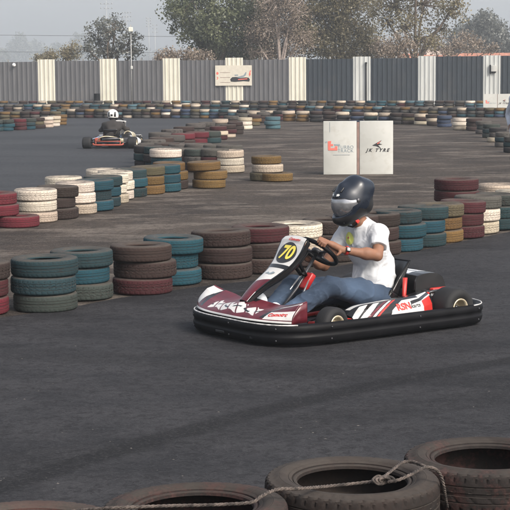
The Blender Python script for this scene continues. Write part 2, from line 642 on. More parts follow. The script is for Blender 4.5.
def leaf_mat(name, a, b, tr=.25, scale=.8):
    t = NT(name)
    co = t.n('ShaderNodeTexCoord').outputs['Object']
    n1 = t.noise(co, scale, 3, .6)
    n2 = t.noise(co, 7, 2)
    f = t.math('ADD', t.math('MULTIPLY', n1, .6), t.math('MULTIPLY', n2, .4))
    c = t.mix(t.ramp(f, .35, .65), a, b)
    p = t.n('ShaderNodeBsdfPrincipled'); p.inputs['Roughness'].default_value = .42
    p.inputs['Specular IOR Level'].default_value = .45
    t.l(c, p.inputs['Base Color'])
    q = t.n('ShaderNodeBsdfTranslucent'); t.l(c, q.inputs['Color'])
    m = t.n('ShaderNodeMixShader'); m.inputs[0].default_value = tr
    t.l(p.outputs[0], m.inputs[1]); t.l(q.outputs[0], m.inputs[2])
    t.l(m.outputs[0], t.out.inputs['Surface'])
    return t.mat
M['leaf_dark'] = leaf_mat('leaf_dark', (.055,.068,.032), (.170,.180,.098))
M['leaf_grey'] = leaf_mat('leaf_grey', (.070,.074,.064), (.15,.155,.135))
M['leaf_olive'] = leaf_mat('leaf_olive', (.100,.088,.046), (.24,.205,.122))
M['leaf_dry'] = leaf_mat('leaf_dry', (.15,.12,.092), (.27,.215,.165))
M['leaf_far'] = leaf_mat('leaf_far', (.05,.055,.04), (.10,.105,.075))

# ------------------------------------------------------------------ world, sun, air
SUN_EL, SUN_AZ = rad(40), rad(140)      # azimuth: clockwise from +Y (view direction) -> right and behind the camera
w = bpy.data.worlds.new('World')
sc.world = w
w.use_nodes = True
wt = w.node_tree
bg = wt.nodes['Background']
sky = wt.nodes.new('ShaderNodeTexSky')
sky.sky_type = 'NISHITA'
sky.sun_disc = False
sky.sun_elevation = SUN_EL
sky.sun_rotation = SUN_AZ
sky.air_density = 1.0
sky.dust_density = 6.0
sky.ozone_density = 1.0
hs = wt.nodes.new('ShaderNodeHueSaturation')
hs.inputs['Saturation'].default_value = .5
wt.links.new(sky.outputs[0], hs.inputs['Color'])
wt.links.new(hs.outputs[0], bg.inputs['Color'])
bg.inputs['Strength'].default_value = 0.15

sun = bpy.data.lights.new('sun', 'SUN')
sun.energy = 1.3
sun.angle = rad(10)
sun.color = (1.0, .93, .82)
so = bpy.data.objects.new('sun', sun)
COL.objects.link(so)
sd = Vector((math.sin(SUN_AZ)*math.cos(SUN_EL), math.cos(SUN_AZ)*math.cos(SUN_EL), math.sin(SUN_EL)))
so.rotation_euler = sd.to_track_quat('Z', 'Y').to_euler()
so.location = sd*40

sc.view_settings.view_transform = 'Standard'
sc.view_settings.look = 'None'
sc.view_settings.exposure = 0.91
sc.view_settings.gamma = 1.0
sc.view_settings.use_curve_mapping = False
sc.cycles.max_bounces = 6
sc.cycles.volume_bounces = 1
sc.cycles.transparent_max_bounces = 6

hz = MB().box((0, 585, 24), (1500, 1350, 50))
t = NT('hazy_air')
pv = t.n('ShaderNodeVolumePrincipled')
pv.inputs['Color'].default_value = (.84,.90,.95,1)
pv.inputs['Density'].default_value = 0.0010
pv.inputs['Anisotropy'].default_value = 0.2
t.l(pv.outputs[0], t.out.inputs['Volume'])
tag(hz.build('haze', t.mat), kind='stuff')

# ------------------------------------------------------------------ ground
M['ground'] = asphalt('dusty_asphalt', (.027,.0215,.0185), (.066,.053,.044), (.15,.135,.125), stretch=(.8,1,1), pale=(.132,.111,.094), rough=.9)
p0, p1, p2 = at(0, 488), at(250, 415), at(510, 361)
tv = (p2-p0); tv.z = 0; tv.normalize()
nv = Vector((-tv.y, tv.x, 0))
s0 = tv.dot(p0); s2 = tv.dot(p2); s1 = tv.dot(p1); sm = (s0+s2)/2
curv = (nv.dot(p0)-nv.dot(p1))/((s1-sm)**2-(s0-sm)**2)
c0 = nv.dot(p0)+curv*(s0-sm)**2
BAND = [(nv.x, nv.y, c0, curv, .12, .72, tv.x, tv.y, sm)]
q0, q2 = at(0, 352), at(330, 372)
tq = (q2-q0).normalized(); nq = Vector((-tq.y, tq.x, 0))
BAND.append((nq.x, nq.y, nq.dot(q0), 0.0, .28, .35, tq.x, tq.y, 0))
r0, r2 = at(330, 420), at(520, 395)
tr_ = (r2-r0).normalized(); nr = Vector((-tr_.y, tr_.x, 0))
BAND.append((nr.x, nr.y, nr.dot(r0), 0.0, .22, .3, tr_.x, tr_.y, 0))
M['track_near'] = asphalt('track_asphalt_near', (.0165,.0163,.0185), (.0345,.0340,.0372), (.052,.051,.053), BAND, stretch=(.6,1,1), rough=.8)
M['track_far'] = asphalt('track_asphalt_far', (.029,.030,.034), (.045,.046,.050), (.07,.071,.076), stretch=(.35,1.2,1), rough=.7)
g = MB()
g.add([(-740,-85,0),(740,-85,0),(740,1255,0),(-740,1255,0)], [(0,1,2,3)], 0, False)
tag(g.build('ground', M['ground']), kind='structure')


def sheet(name, pts, mat, z):
    b = MB()
    b.add([(p[0], p[1], z) for p in pts], [tuple(range(len(pts)))], 0, False)
    return tag(b.build(name, mat), kind='structure')


front_edge = [(-150,345),(-60,327),(0,318),(60,310),(115,299),(200,287),(260,280),(330,268),(390,257),(425,250),(470,240),(510,232),(600,214),(760,190)]
pl = [at(*p) for p in front_edge]
sheet('near_track', [(-9,-6),(14,-6)] + [(p.x, p.y) for p in reversed(pl)], M['track_near'], .004)
fe = [(-260,248),(0,221),(60,212),(110,200),(131,186),(133,168),(143,160),(180,144),(215,133),(250,124),(300,119.5)]
pl = [at(*p) for p in fe]
sheet('far_track', [(p.x, p.y) for p in pl] + [(2, 71), (-60, 72)], M['track_far'], .004)

# ------------------------------------------------------------------ tyres
R0, W0 = .275, .147


def tyre_mesh(name, n, tread):
    if tread == 'low':
        prof = [(.148,.05),(.175,.067),(.212,.0735),(.252,.070),(.270,.058),(.275,.03),(.275,-.03),(.270,-.058),(.252,-.070),(.212,-.0735),(.175,-.067),(.148,-.05),(.175,-.04),(.255,-.04),(.255,.04),(.175,.04)]
    else:
        if tread == 'big':
            half = [(.172,.046),(.1745,.055),(.179,.0585),(.185,.0585),(.1865,.0560),(.1885,.0560),(.190,.0615),(.199,.0665),(.2005,.0655),(.202,.0672),(.216,.0725),(.229,.0725),(.2305,.0715),(.232,.0722),(.243,.0690),(.250,.0660)]
        else:
            half = [(.146,.044),(.149,.054),(.156,.060),(.166,.0605),(.173,.066),(.19,.0715),(.205,.0733),(.212,.0735),(.2135,.0725),(.215,.0735),(.236,.0725),(.247,.0700),(.250,.0690),(.251,.0703),(.254,.0698),(.257,.0685)]
        half += [(.264,.0650),(.2695,.0600),(.2730,.0530),(.2742,.0450),(.2746,.0370),(.2750,.0300),(.2750,.0285),(.2712,.0278),(.2712,.0243),(.2750,.0236),(.2750,.0160),(.2750,.0080),(.2750,.0062),(.2712,.0056),(.2712,.0020)]
        inner = [(.262,-.03),(.262,0),(.262,.03),(.25,.052),(.215,.06),(half[0][0]+.02,.05)]
        prof = half + [(r, -z) for r, z in reversed(half)] + [(half[0][0]+.02,-.05),(.215,-.06),(.25,-.052)] + inner
    h = 31

    def fn(i, j, r, z):
        if tread == 'low' or not (14 <= j <= 2*h-15): return r, z
        up = j < h
        k = j if up else 2*h-1-j            # 14..30, shoulder to centre
        dp = .0060 if tread == 'big' else .0040
        if tread == 'zig':
            z += .0022*(1 if (i//3) % 2 else -1) if k > 20 else 0
            if k <= 20 and (i+k//3+(0 if up else 3)) % 6 == 0: r -= dp
            elif 22 < k < 30 and (i+2*(k//2)) % 7 == 0: r -= dp*.9
            elif 22 < k < 30 and (i-(k//2)) % 9 == 0: r -= dp*.6
        else:
            if k <= 19 and (i+(0 if up else 2)+(k > 17)) % 5 == 0: r -= dp*(.6 if k == 14 else 1)
            elif 24 < k < 28 and (i+(k-24)) % 8 == 0: r -= dp*.7
        return r, z
    b = MB().lathe(prof, n, fn=fn)
    me = bpy.data.meshes.new(name)
    me.from_pydata(b.v, [], b.f)
    me.polygons.foreach_set('use_smooth', [True]*len(b.f))
    me.materials.append(M['tyre'])
    me.update()
    if tread != 'low':
        try: me.set_sharp_from_angle(angle=rad(32))
        except Exception: pass
    return me


TM = {'block': tyre_mesh('tyre', 215, 'block'), 'zig': tyre_mesh('tyre', 210, 'zig'), 'big': tyre_mesh('tyre', 240, 'big'), 'low': tyre_mesh('tyre', 40, 'low')}
PAL = {  # colour, paint coverage
 'teal': ((.012,.050,.068), .78), 'dark teal': ((.016,.036,.042), .72), 'grey green': ((.036,.044,.041), .66),
 'brown': ((.036,.023,.021), .78), 'dark brown': ((.028,.020,.018), .74), 'dark red': ((.052,.015,.018), .78), 'red': ((.095,.015,.022), .82),
 'white': ((.57,.50,.42), .86), 'cream': ((.42,.35,.275), .80), 'yellow': ((.135,.080,.030), .8), 'olive': ((.085,.072,.044), .68),
 'light blue': ((.06,.115,.14), .82), 'black': ((.022,.022,.024), .6), 'navy': ((.035,.050,.085), .7), 'reddish brown': ((.060,.030,.026), .80), 'grey': ((.075,.070,.064), .64)}
ORD = 'first second third fourth fifth sixth seventh eighth ninth tenth eleventh twelfth thirteenth fourteenth fifteenth sixteenth seventeenth eighteenth nineteenth twentieth'.split()
NT_ = [0]


def put_tyre(x, y, z, colour, label, group, scale=1.0, kind='block', tilt=None, worn=1.0):
    o = bpy.data.objects.new('tyre', TM[kind])
    COL.objects.link(o)
    c, cov = PAL[colour]
    v = random.uniform(.85, 1.15)
    o.color = (c[0]*v, c[1]*v*random.uniform(.96,1.04), c[2]*v, min(1, cov*random.uniform(.9,1.1)*worn))
    o.location = (x, y, z)
    o.rotation_euler = tilt or (random.gauss(0,.012), random.gauss(0,.012), random.uniform(0, 6.28))
    o.scale = (scale*random.uniform(.985,1.015), scale*random.uniform(.985,1.015), scale)
    tag(o, label, 'tyre', group)
    NT_[0] += 1
    return o


LV = {1: ['lone'], 2: ['lower', 'upper'], 3: ['bottom', 'middle', 'top'], 4: ['bottom', 'second', 'third', 'top'], 5: ['bottom', 'second', 'third', 'fourth', 'top']}
SPOTS = []


def stack(px, pyb, cols, where, group, scale=1.0, kind='block', dx=None, jit=.022):
    """a stack whose front foot touches the ground at pixel (px, pyb); cols from the bottom up"""
    p = at(px, pyb)
    d = Vector((p.x, p.y, 0)).normalized()
    c = p + d*R0*scale*.93
    SPOTS.append((c.x, c.y, scale, where))
    z = 0
    n = len(cols)
    for i, col in enumerate(cols):
        s = scale*random.uniform(.955, 1.035)
        h = W0*s
        ox, oy = random.uniform(-jit, jit), random.uniform(-jit, jit)
        if dx: ox += dx[i]
        lab = f'{col} tyre, {LV[n][i]} of {where}' if n > 1 else f'{col} tyre, {where}'
        k = kind if kind == 'low' else ('zig' if col in ('white', 'cream') and random.random() < .75 else random.choice(['block', 'block', 'zig']))
        put_tyre(c.x+ox, c.y+oy, z+h/2+.002, col, lab, group, s, k)
        z += h*.985
    return c


GA = 'tyres of the near wall behind the number 70 kart'
rowA = [(-22,318,['red','dark red','dark brown']), (45,313.5,['grey green','dark teal','dark teal']), (82,302,['grey green','teal','dark teal']),
 (144,296,['dark red','brown','brown']), (172,286.5,['teal','teal','teal']), (222,280,['brown','brown','brown']), (262,274.5,['brown','brown','dark red']),
 (297,268,['brown','cream','white']), (330,263,['dark brown']*3), (352,259,['brown','dark brown','brown']), (374,256,['brown','brown','dark brown']),
 (398,252.5,['teal','teal','dark teal']), (422,247.5,['dark teal','teal','dark teal']), (440,243.5,['yellow','yellow','olive']),
 (461,239.5,['dark red','dark red','dark red']), (476,235,['cream','white','grey']), (495,231,['dark teal','dark teal','grey green']), (518,227,['dark teal','cream','white'])]
for i, (x, y, c) in enumerate(rowA):
    stack(x, y, c, f'the {ORD[i]} stack from the left in the near wall', GA)
cA = stack(456, 226, ['dark brown','dark red','dark red','dark red'], 'the tall red stack behind the near wall', 'tyres of the tall red stack')
cw = at(497, 222)
put_tyre(cw.x+.1, cw.y+.5, W0*2+.01+W0/2, 'cream', 'cream tyre lying on a low stack at the right edge behind the near wall', 'tyres at the right edge')
for i in range(2):
    put_tyre(cw.x+.1, cw.y+.5, W0*i+W0/2+.002, ['grey','dark teal','grey'][i], f'{["grey","dark teal","grey"][i]} tyre, {LV[2][i]} one of the two under the cream tyre at the right edge', 'tyres at the right edge')

GB = 'tyres of the second wall at the left'
rowB = [(17,228.3,['red','red','red'],[0,-.23,-.26]), (37,223.3,['cream','white','white'],None), (57,219.8,['dark brown','dark brown','dark brown'],None), (76.5,215,['cream','white','white'],None),
 (94,211.8,['teal','dark teal','teal'],None), (102,207.5,['dark teal','teal','dark teal'],None), (110,204,['cream','white','white'],None), (117,200.7,['white','white','white'],None),
 (129,197.7,['dark teal','teal','dark teal'],None), (147,195,['yellow','yellow','olive'],None), (164,192.7,['teal','teal','teal'],None)]
for i, (x, y, c, dx) in enumerate(rowB):
    stack(x, y, c, f'the {ORD[i]} stack from the left in the second wall', GB, dx=dx)
stack(104, 198, ['grey','cream','white'], 'the white stack just behind the second wall', GB)
stack(63, 208, ['grey','grey','white'], 'the pale stack behind the brown one in the second wall', GB)
stack(170.5, 190, ['dark brown','yellow','yellow'], 'the yellow stack behind the last teal one', GB)
stack(166, 183.5, ['teal','dark teal','teal','white'], 'the tall stack with a white top behind the second wall', GB)
stack(208.5, 189, ['yellow','yellow','yellow'], 'the leaning yellow stack', GB, dx=[0,.015,-.09], scale=1.04)

GC = 'tyres of the middle island'
rowC = [(148,168.5,['black','dark teal','black']), (158,169.8,['dark teal','black','dark teal']), (170,170.8,['grey','grey green','grey green']), (184,171.8,['dark brown','brown','grey']),
 (199,172.5,['brown','grey','grey green']), (214,173,['brown','dark red','grey']), (230,173.3,['cream','white','cream'])]
for i, (x, y, c) in enumerate(rowC):
    stack(x, y, c, f"the {ORD[i]} stack from the left in the island's front row", GC)
rowF2 = [(152,164.3,['black','dark brown','grey']), (167,165.3,['black','grey','brown']), (183,166,['dark brown','grey','grey']), (199,166.6,['black','brown','grey']), (215,167,['dark brown','grey','grey']), (230,167.3,['dark brown','cream','grey'])]
for i, (x, y, c) in enumerate(rowF2):
    stack(x, y, c, f"the {ORD[i]} stack from the left in the island's second row", GC, kind='low')
rowD = [(153,160.5,['black','dark brown','grey']), (162,158,['black','dark brown','brown']), (172,155.5,['dark brown','grey','grey']), (184,153,['black','brown','red']), (197,151,['dark brown','red','red']), (210,149.7,['grey green','dark teal','grey green']),
 (219,140,['dark red','cream','dark red']), (228,138,['cream','dark red','brown']), (236,134.5,['dark brown','dark brown','brown']), (245,129.5,['white','white','cream']), (254,126,['olive','yellow','brown']), (263,123,['dark brown','brown','grey'])]
for i, (x, y, c) in enumerate(rowD):
    stack(x, y, c, f"the {ORD[i]} stack from the left in the island's right row", GC, scale=1.0 if i < 6 else .85, kind='low')
rowE = [(160,152,['black','dark brown','grey']), (172,147.5,['dark brown','grey','grey']), (184,143.5,['black','grey','brown']), (196,139.5,['dark brown','grey','grey']), (207,135.8,['grey','dark brown','grey']),
 (220,131.8,['dark brown','grey','cream']), (232,128.5,['black','brown','grey']), (243,125,['grey','brown','grey']), (254,121.8,['dark brown','grey','cream'])]
for i, (x, y, c) in enumerate(rowE):
    stack(x, y, c, f"the {ORD[i]} stack from the left in the island's far row", GC, scale=1.0 if i < 4 else .88, kind='low')

GD = 'loose tyres on the infield'
stack(267, 181.5, ['olive','cream','yellow'], 'the brownish stack beside the flat tyre on the infield', GD)
stack(276, 182.2, ['yellow'], 'lying flat alone against the brownish infield stack', GD)
stack(272.5, 129.2, ['light blue']*3, 'the light blue stack on the infield before the far wall', GD, scale=.9, kind='low')

GF = 'tyres of the far left island'
rowF = [(-4,131.6,['dark teal','teal','grey green']), (7,131.2,['teal','teal','grey green']), (20,130.3,['dark red','dark red','red']), (29,129.8,['teal','dark teal','grey green']), (38,128.8,['brown','olive','brown']),
 (47,127.7,['cream','cream','white']), (54,126.6,['white','cream','cream']), (60.5,125,['yellow','yellow','yellow'])]
for i, (x, y, c) in enumerate(rowF):
    stack(x, y, c, f'the {ORD[i]} stack from the left in the far left island', GF, scale=.82, kind='low')

# foreground stacks, five high
GG = 'tyres of the stacks nearest the camera'
FG = [(28, 523, 'reddish brown', 'at the bottom left corner'), (195, 502.5, 'reddish brown', 'left of the knotted rope'), (352, 475.5, 'dark brown', 'under the rope knot'), (487, 453.5, 'reddish brown', 'at the bottom right')]
FGC = []
for px, py, colr, wh in FG:
    p = at(px, py, .725)
    for i in range(5):
        top = i == 4
        c = colr if top else ['black', 'dark brown', 'dark red', 'black'][i]
        put_tyre(p.x+(0 if top else random.uniform(-.01,.01)), p.y+(0 if top else random.uniform(-.01,.01)), W0*.985*i+W0/2+.002, c, f'{c} tyre, {LV[5][i]} of the foreground stack {wh}', GG, 1.0, 'big', worn=.66)
    FGC.append(p)

# far wall: the right-hand bend as single tyres, the rest as one mass
FARC = ['grey','brown','dark brown','dark red','teal','dark teal','cream','white','yellow','olive','black','navy','black','light blue','dark brown','grey']
GE = 'tyres of the far wall where it bends to the right'
bend = [(408,124.5,['dark brown','olive','brown']), (421,125,['cream','brown','cream']), (433,125.8,['dark brown','cream','dark brown']), (444,127.3,['navy','navy','navy']), (460.5,130.2,['cream','white','white']),
 (474,131,['brown','dark brown','brown']), (484,134,['grey','grey green','grey']), (491,138,['grey green','dark teal','grey green']), (497,142.5,['cream','grey','black']), (504,147.5,['grey','dark teal','grey']), (513,153,['black','dark teal','grey'])]
for i, (x, y, c) in enumerate(bend):
    stack(x, y, c, f'the {ORD[i]} stack from the left in the far bend', GE, scale=.84, kind='low')
n_left = (300-NT_[0])//3
stuff = []
def far_row(x0, x1, fy, pitch, singles=0, scale=.8, gap=None):
    x = x0
    k = 0
    while x < x1:
        p = at(x, fy(x))
        d = Vector((p.x, p.y, 0)).normalized()
        c = p + d*R0*scale
        if not (gap and gap[0] < x < gap[1]):
            base = random.choice(FARC)
            for i in range(3):
                colr = base if random.random() < .5 else random.choice(FARC)
                if i < 2 and colr in ('white', 'cream') and random.random() < .6: colr = random.choice(['dark brown','dark teal','navy','brown'])
                if i == 2 and random.random() < .45: colr = random.choice(['cream','grey','olive','yellow','brown'])
                stuff.append((c.x+random.uniform(-.02,.02), c.y+random.uniform(-.02,.02), W0*scale*(i+.5), colr, scale))
        x += pitch*random.uniform(.92, 1.1)
        k += 1
lin = lambda pts: (lambda x: float(np.interp(x, [p[0] for p in pts], [p[1] for p in pts])))
fE = lin([(-60,117.5),(60,118),(215,118.6),(300,121.3),(400,124.2),(520,125)])
FX = [(289,121.5,'yellow'), (303,121.8,'yellow'), (316,122,'black'), (329,122.6,'dark brown'), (343,123,'black'), (357,123.4,'navy'), (371,123.8,'dark teal'), (385,124.2,'navy'), (397,124.5,'black')]
m = min(len(FX), n_left)
for i, (x, y, c) in enumerate(FX):
    if i >= m:
        p = at(x, y); q = p+Vector((p.x, p.y, 0)).normalized()*R0*.86
        for lv, cc in enumerate([c, c, random.choice(['cream','brown','dark brown','yellow'])]):
            stuff.append((q.x+random.uniform(-.02,.02), q.y, W0*.86*(lv+.5), cc, .86))
        continue
    stack(x, y, [c, c, random.choice(['cream','brown','dark brown','yellow'])], f'the {ORD[i]} stack from the left in the far straight', 'tyres of the far straight', scale=.86, kind='low')
far_row(62, 283, fE, 9.3)
fE2 = lin([(-60,112.2),(215,112.8),(300,114.5),(400,116.2),(440,117),(560,118)])
far_row(-260, 640, fE2, 9.4)
fE3 = lin([(-60,108.2),(215,108.2),(400,108.6),(560,109)])
far_row(-260, 640, fE3, 9.6)
# back side of the far left island
far_row(-120, 62, lin([(-60,121.5),(62,121)]), 9.5)

prof = [(.165,.05),(.20,.0735),(.252,.067),(.275,.035),(.275,-.035),(.252,-.067),(.20,-.0735),(.165,-.05)]
vs, fs, cols = [], [], []
nS = 22
for (x, y, z, colr, s) in stuff:
    b0 = len(vs)
    c, cov = PAL[colr]
    vv = random.uniform(.8, 1.2)
    for i in range(nS):
        a = 2*PI*i/nS
        for r, zz in prof:
            vs.append((x+r*s*math.cos(a), y+r*s*math.sin(a), z+zz*s))
            cols.append((c[0]*vv, c[1]*vv, c[2]*vv, cov*random.uniform(.95,1.05)))
    mP = len(prof)
    for i in range(nS):
        i2 = (i+1) % nS
        for j in range(mP):
            j2 = (j+1) % mP
            fs.append((b0+i*mP+j, b0+i2*mP+j, b0+i2*mP+j2, b0+i*mP+j2))
me = bpy.data.meshes.new('far_tyres')
me.from_pydata(vs, [], fs)
ca = me.color_attributes.new('paint', 'FLOAT_COLOR', 'POINT')
ca.data.foreach_set('color', [q for c in cols for q in c])
me.polygons.foreach_set('use_smooth', [True]*len(fs))
me.materials.append(M['tyre_far'])
me.update()
tag(link('far_tyres', me), 'long rows of small painted tyres stacked along the foot of the metal fence', 'tyres', kind='stuff')
print('TYRES', NT_[0], 'stuff', len(stuff))

# ------------------------------------------------------------------ rope over the foreground tyres
def rope_pt(px, py, z): return at(px, py, z)
zt = .745
def strand(ctrl, r, turns, nper=10, strands=3):
    path = catmull(ctrl, nper)
    out = []
    L = 0
    for s in range(strands):
        pts = []
        L = 0
        for i, p in enumerate(path):
            t = (path[min(i+1, len(path)-1)]-path[max(i-1, 0)]).normalized()
            if i: L += (p-path[i-1]).length
            a = t.cross(Vector((0,0,1))).normalized(); b = a.cross(t)
            w = L*turns+2*PI*s/strands
            pts.append(p+(a*math.cos(w)+b*math.sin(w))*r*.55)
        out.append(pts)
    return out
def rope_seg(mb, ctrl, r=.008):
    r *= .54
    for pts in strand(ctrl, r, 2*PI/.045, 24): mb.tube(pts, r*.62, 6)
rb = MB()
c2, c1, c3, c0 = FGC[2], FGC[1], FGC[3], FGC[0]
rope_seg(rb, [rope_pt(60,512,.70), rope_pt(92,509.5,.735), rope_pt(120,507.6,.75), rope_pt(165,506.0,.745), rope_pt(215,504.8,.75), rope_pt(250,502.5,.755), rope_pt(262,496,.765), rope_pt(277,489.5,.765),
  rope_pt(300,488.5,.755), rope_pt(330,486,.73), rope_pt(360,483,.73), rope_pt(378,481,.745), rope_pt(388,478,.76)], .009)
rope_seg(rb, [rope_pt(378,481,.75), rope_pt(386,475,.752), rope_pt(396,467,.752), rope_pt(402,462.5,.752), rope_pt(411,461.5,.752), rope_pt(419,464,.752), rope_pt(426,467,.750)], .0085)
rope_seg(rb, [rope_pt(388,482,.757), rope_pt(398,480,.765), rope_pt(410,475,.772), rope_pt(420,469.5,.774), rope_pt(428,467,.774), rope_pt(436,469.5,.765), rope_pt(441,476,.74), rope_pt(444,487,.70), rope_pt(446,500,.64), rope_pt(449,514,.57), rope_pt(450,525,.50)], .0085)
kn = MB()
for q in range(5):
    pts = []
    kc = rope_pt(384, 480, .752)
    for i in range(20):
        a = 2*PI*i/20
        pts.append(kc + Vector((.014*math.cos(a)+(q-2)*.010, .011*math.sin(a+q), .009*math.sin(a)+.003*math.sin(2*a+q))))
    kn.tube(pts, .0045, 6, closed=True)
ro = rb.build('rope', M['rope'])
tag(ro, 'frayed brown rope knotted across the foreground tyres', 'rope')
kn.build('knot', M['rope'], ro)

# ------------------------------------------------------------------ corrugated fence
FA, FB = Vector((-10.96, 83.3, 0)), Vector((10.97, 79.4, 0))
fd = (FB-FA).normalized()
fn_ = Vector((fd.y, -fd.x, 0))          # towards the camera


def on_fence(px, py, off=0.0):
    d = ray(px, py)
    o = FA + fn_*off
    t = (o-CP).dot(fn_)/d.dot(fn_)
    return CP + d*t


def fs_(px): return (on_fence(px, 80)-FA).dot(fd)
FTOP = on_fence(38, 61.3).z
fence = empty('metal_fence', FA, 'long corrugated metal fence of grey sheets with cream bands behind the track', 'fence')
FM = Matrix.Rotation(math.atan2(fd.y, fd.x), 4, 'Z')


def corr(s0, s1, h, mat, off=0.0, pitch=.19, name='sheet'):
    n = max(1, round((s1-s0)/pitch))
    prof = []
    for i in range(n):
        u = s0+(s1-s0)*i/n
        p = (s1-s0)/n
        prof += [(u, 0), (u+p*.5, 0), (u+p*.62, -.032), (u+p*.88, -.032)]
    prof.append((s1, 0))
    b = MB()
    vs, f2 = [], []
    for (u, d) in prof: vs += [(u, d-off, 0.0), (u, d-off, h)]
    for i in range(len(prof)-1): f2.append((2*i, 2*i+2, 2*i+3, 2*i+1))
    b.add(vs, f2, 0, False)
    o = b.build(name, mat, fence, FM)
    return solid(o, .004)


white = [(-25.5-62*k, -8.5-62*k) for k in range(6, 0, -1)] + [(-25.5,-8.5),(38,55),(100,116.5),(163,180),(225.5,243),(289,306),(353,370.5),(418,435.5),(483,500.3),(549,566.5)] + [(549+66*k, 566.5+66*k) for k in range(1, 6)]
edges = [-88]
prev = fs_(-460)
for i, (a, b) in enumerate(white):
    sa, sb = fs_(a), fs_(b)
    cx = (a+b)/2
    gm = M['fence_grey'] if cx < 345 else M['fence_blue']
    o = corr(prev, sa+.02, FTOP+random.uniform(-.03,.02)+(.05 if cx > 430 else 0), gm, 0, .24, 'grey_sheet' if cx < 345 else 'blue_grey_sheet')
    corr(sa, sb, FTOP+.09, M['fence_cream'] if cx < 345 else M['fence_white'], .012, .21, 'cream_sheet' if cx < 345 else 'off_white_sheet')
    prev = sb-.02
corr(prev, fs_(960), FTOP+.05, M['fence_blue'], 0, .24, 'blue_grey_sheet')
b = MB()
L0, L1 = fs_(-460), fs_(960)
for z in (.35, FTOP-.15): b.box(((L0+L1)/2, .06, z), (L1-L0, .05, .06))
b.build('rail', M['pole'], fence, FM)
for px in (8, 83, 141, 207, 262, 330, 396, 460, 524):
    MB().box((fs_(px), .10, FTOP/2+.05), (.06, .06, FTOP+.1)).build('post', M['pole'], fence, FM)

# things fixed to the fence
def fence_frame(px, py, off):
    p = on_fence(px, py, off)
    # x along the fence, y up, z toward the camera
    R3 = Matrix((fd, Vector((0,0,1)), fn_)).transposed()
    return Matrix.Translation(p) @ R3.to_4x4()


sx = 81.5/F
bn = empty('banner', fence_frame(233.5, 75.5, .09), 'cream banner with a black racing kart picture hung on the fence over a cream band', 'banner')
bw, bh = 37*sx, 20*sx
MB().box((0,0,0), (bw, bh, .02)).build('panel', M['banner'], bn)
px2m = lambda x, y: ((x-243)/510*60*sx*1.0, -(y-174)/425*50*sx)
bb = MB()
z0 = .0125
bb.prism([px2m(*p) for p in ((215,205),(232,188),(262,186),(300,196),(345,190),(372,192),(384,208),(378,226),(330,222),(250,228),(220,224))], .004, Matrix.Translation((-.42*0,0,z0)))
bb.build('kart_picture', M['sign_black'], bn)
bb = MB()
bb.prism([px2m(*p) for p in ((262,186),(300,180),(330,172),(345,148),(356,146),(350,172),(330,188),(300,196))], .003, Matrix.Translation((0,0,z0)))
bb.prism([px2m(*p) for p in ((250,168),(282,166),(286,174),(256,178))], .003, Matrix.Translation((0,0,z0)))
bb.build('kart_body_picture', M['sign_grey'], bn)
bb = MB()
bb.prism([px2m(105+10*math.cos(a), 155+12*math.sin(a)) for a in [i*PI/6 for i in range(12)]], .003, Matrix.Translation((0,0,z0)))
bb.prism([px2m(*p) for p in ((98,185),(106,183),(113,196),(104,208),(98,205),(106,195))], .003, Matrix.Translation((0,0,z0)))
bb.prism([px2m(*p) for p in ((374,165),(384,135),(396,130),(388,150),(392,165),(380,185))], .003, Matrix.Translation((0,0,z0)))
bb.prism([px2m(*p) for p in ((280,205),(360,198),(362,206),(285,212))], .0055, Matrix.Translation((0,0,z0)))
bb.build('red_marks', M['sign_red'], bn)
bb = MB()
for y in (149, 190, 232):
    bb.prism([px2m(*p) for p in ((128,y-1.5),(215,y-1.5),(215,y+1.5),(128,y+1.5))], .003, Matrix.Translation((0,0,z0)))
bb.build('grey_lines', M['brown_strip'], bn)

cb = empty('meter_box', fence_frame(493.8, 68.5, .10), 'small pale box fixed near the top of the last off-white band', 'box')
MB().box((0,0,0), (.27,.30,.14), bev=.02).build('housing', M['sign_white'], cb)
MB().box((-.17,-.03,.0), (.06,.42,.10), bev=.01).build('bracket', M['black_plastic'], cb)
MB().box((0,-.18,.0), (.2,.05,.1), bev=.01).build('cable_gland', M['black_plastic'], cb)
dc = empty('dome_camera', fence_frame(14, 65, .12), 'tiny white dome camera near the left end of the fence', 'camera')
d = MB(); d.lathe([(.001,.10),(.06,.085),(.09,.04),(.09,-.02),(.07,-.05),(.001,-.07)], 16, closed=False)
d.build('dome', M['helmet_white'], dc)
MB().box((0,.05,-.06),(.06,.06,.10)).build('bracket', M['pole'], dc)
pp = empty('post', on_fence(366, 105, .1)*Vector((1,1,0)).magnitude if False else Vector((on_fence(366,105,.1).x, on_fence(366,105,.1).y, 0)), 'thin black post standing against the off-white band above the white boards', 'post')
MB().tube([(0,0,0),(0,0,FTOP-.25)], .035, 8).build('shaft', M['black_plastic'], pp)
MB().box((0,-.02,FTOP-.22),(.10,.08,.07)).build('cap', M['black_plastic'], pp)
bk = empty('bin', Vector((on_fence(97,100,.35).x, on_fence(97,100,.35).y, 0)), 'small dark drum at the foot of the fence beside the second cream band', 'drum')
MB().lathe([(.001,0),(.13,0),(.15,.02),(.15,.28),(.16,.30),(.15,.32),(.15,.60),(.16,.62),(.15,.64),(.001,.64)], 20, closed=False).build('body', M['black_plastic'], bk)

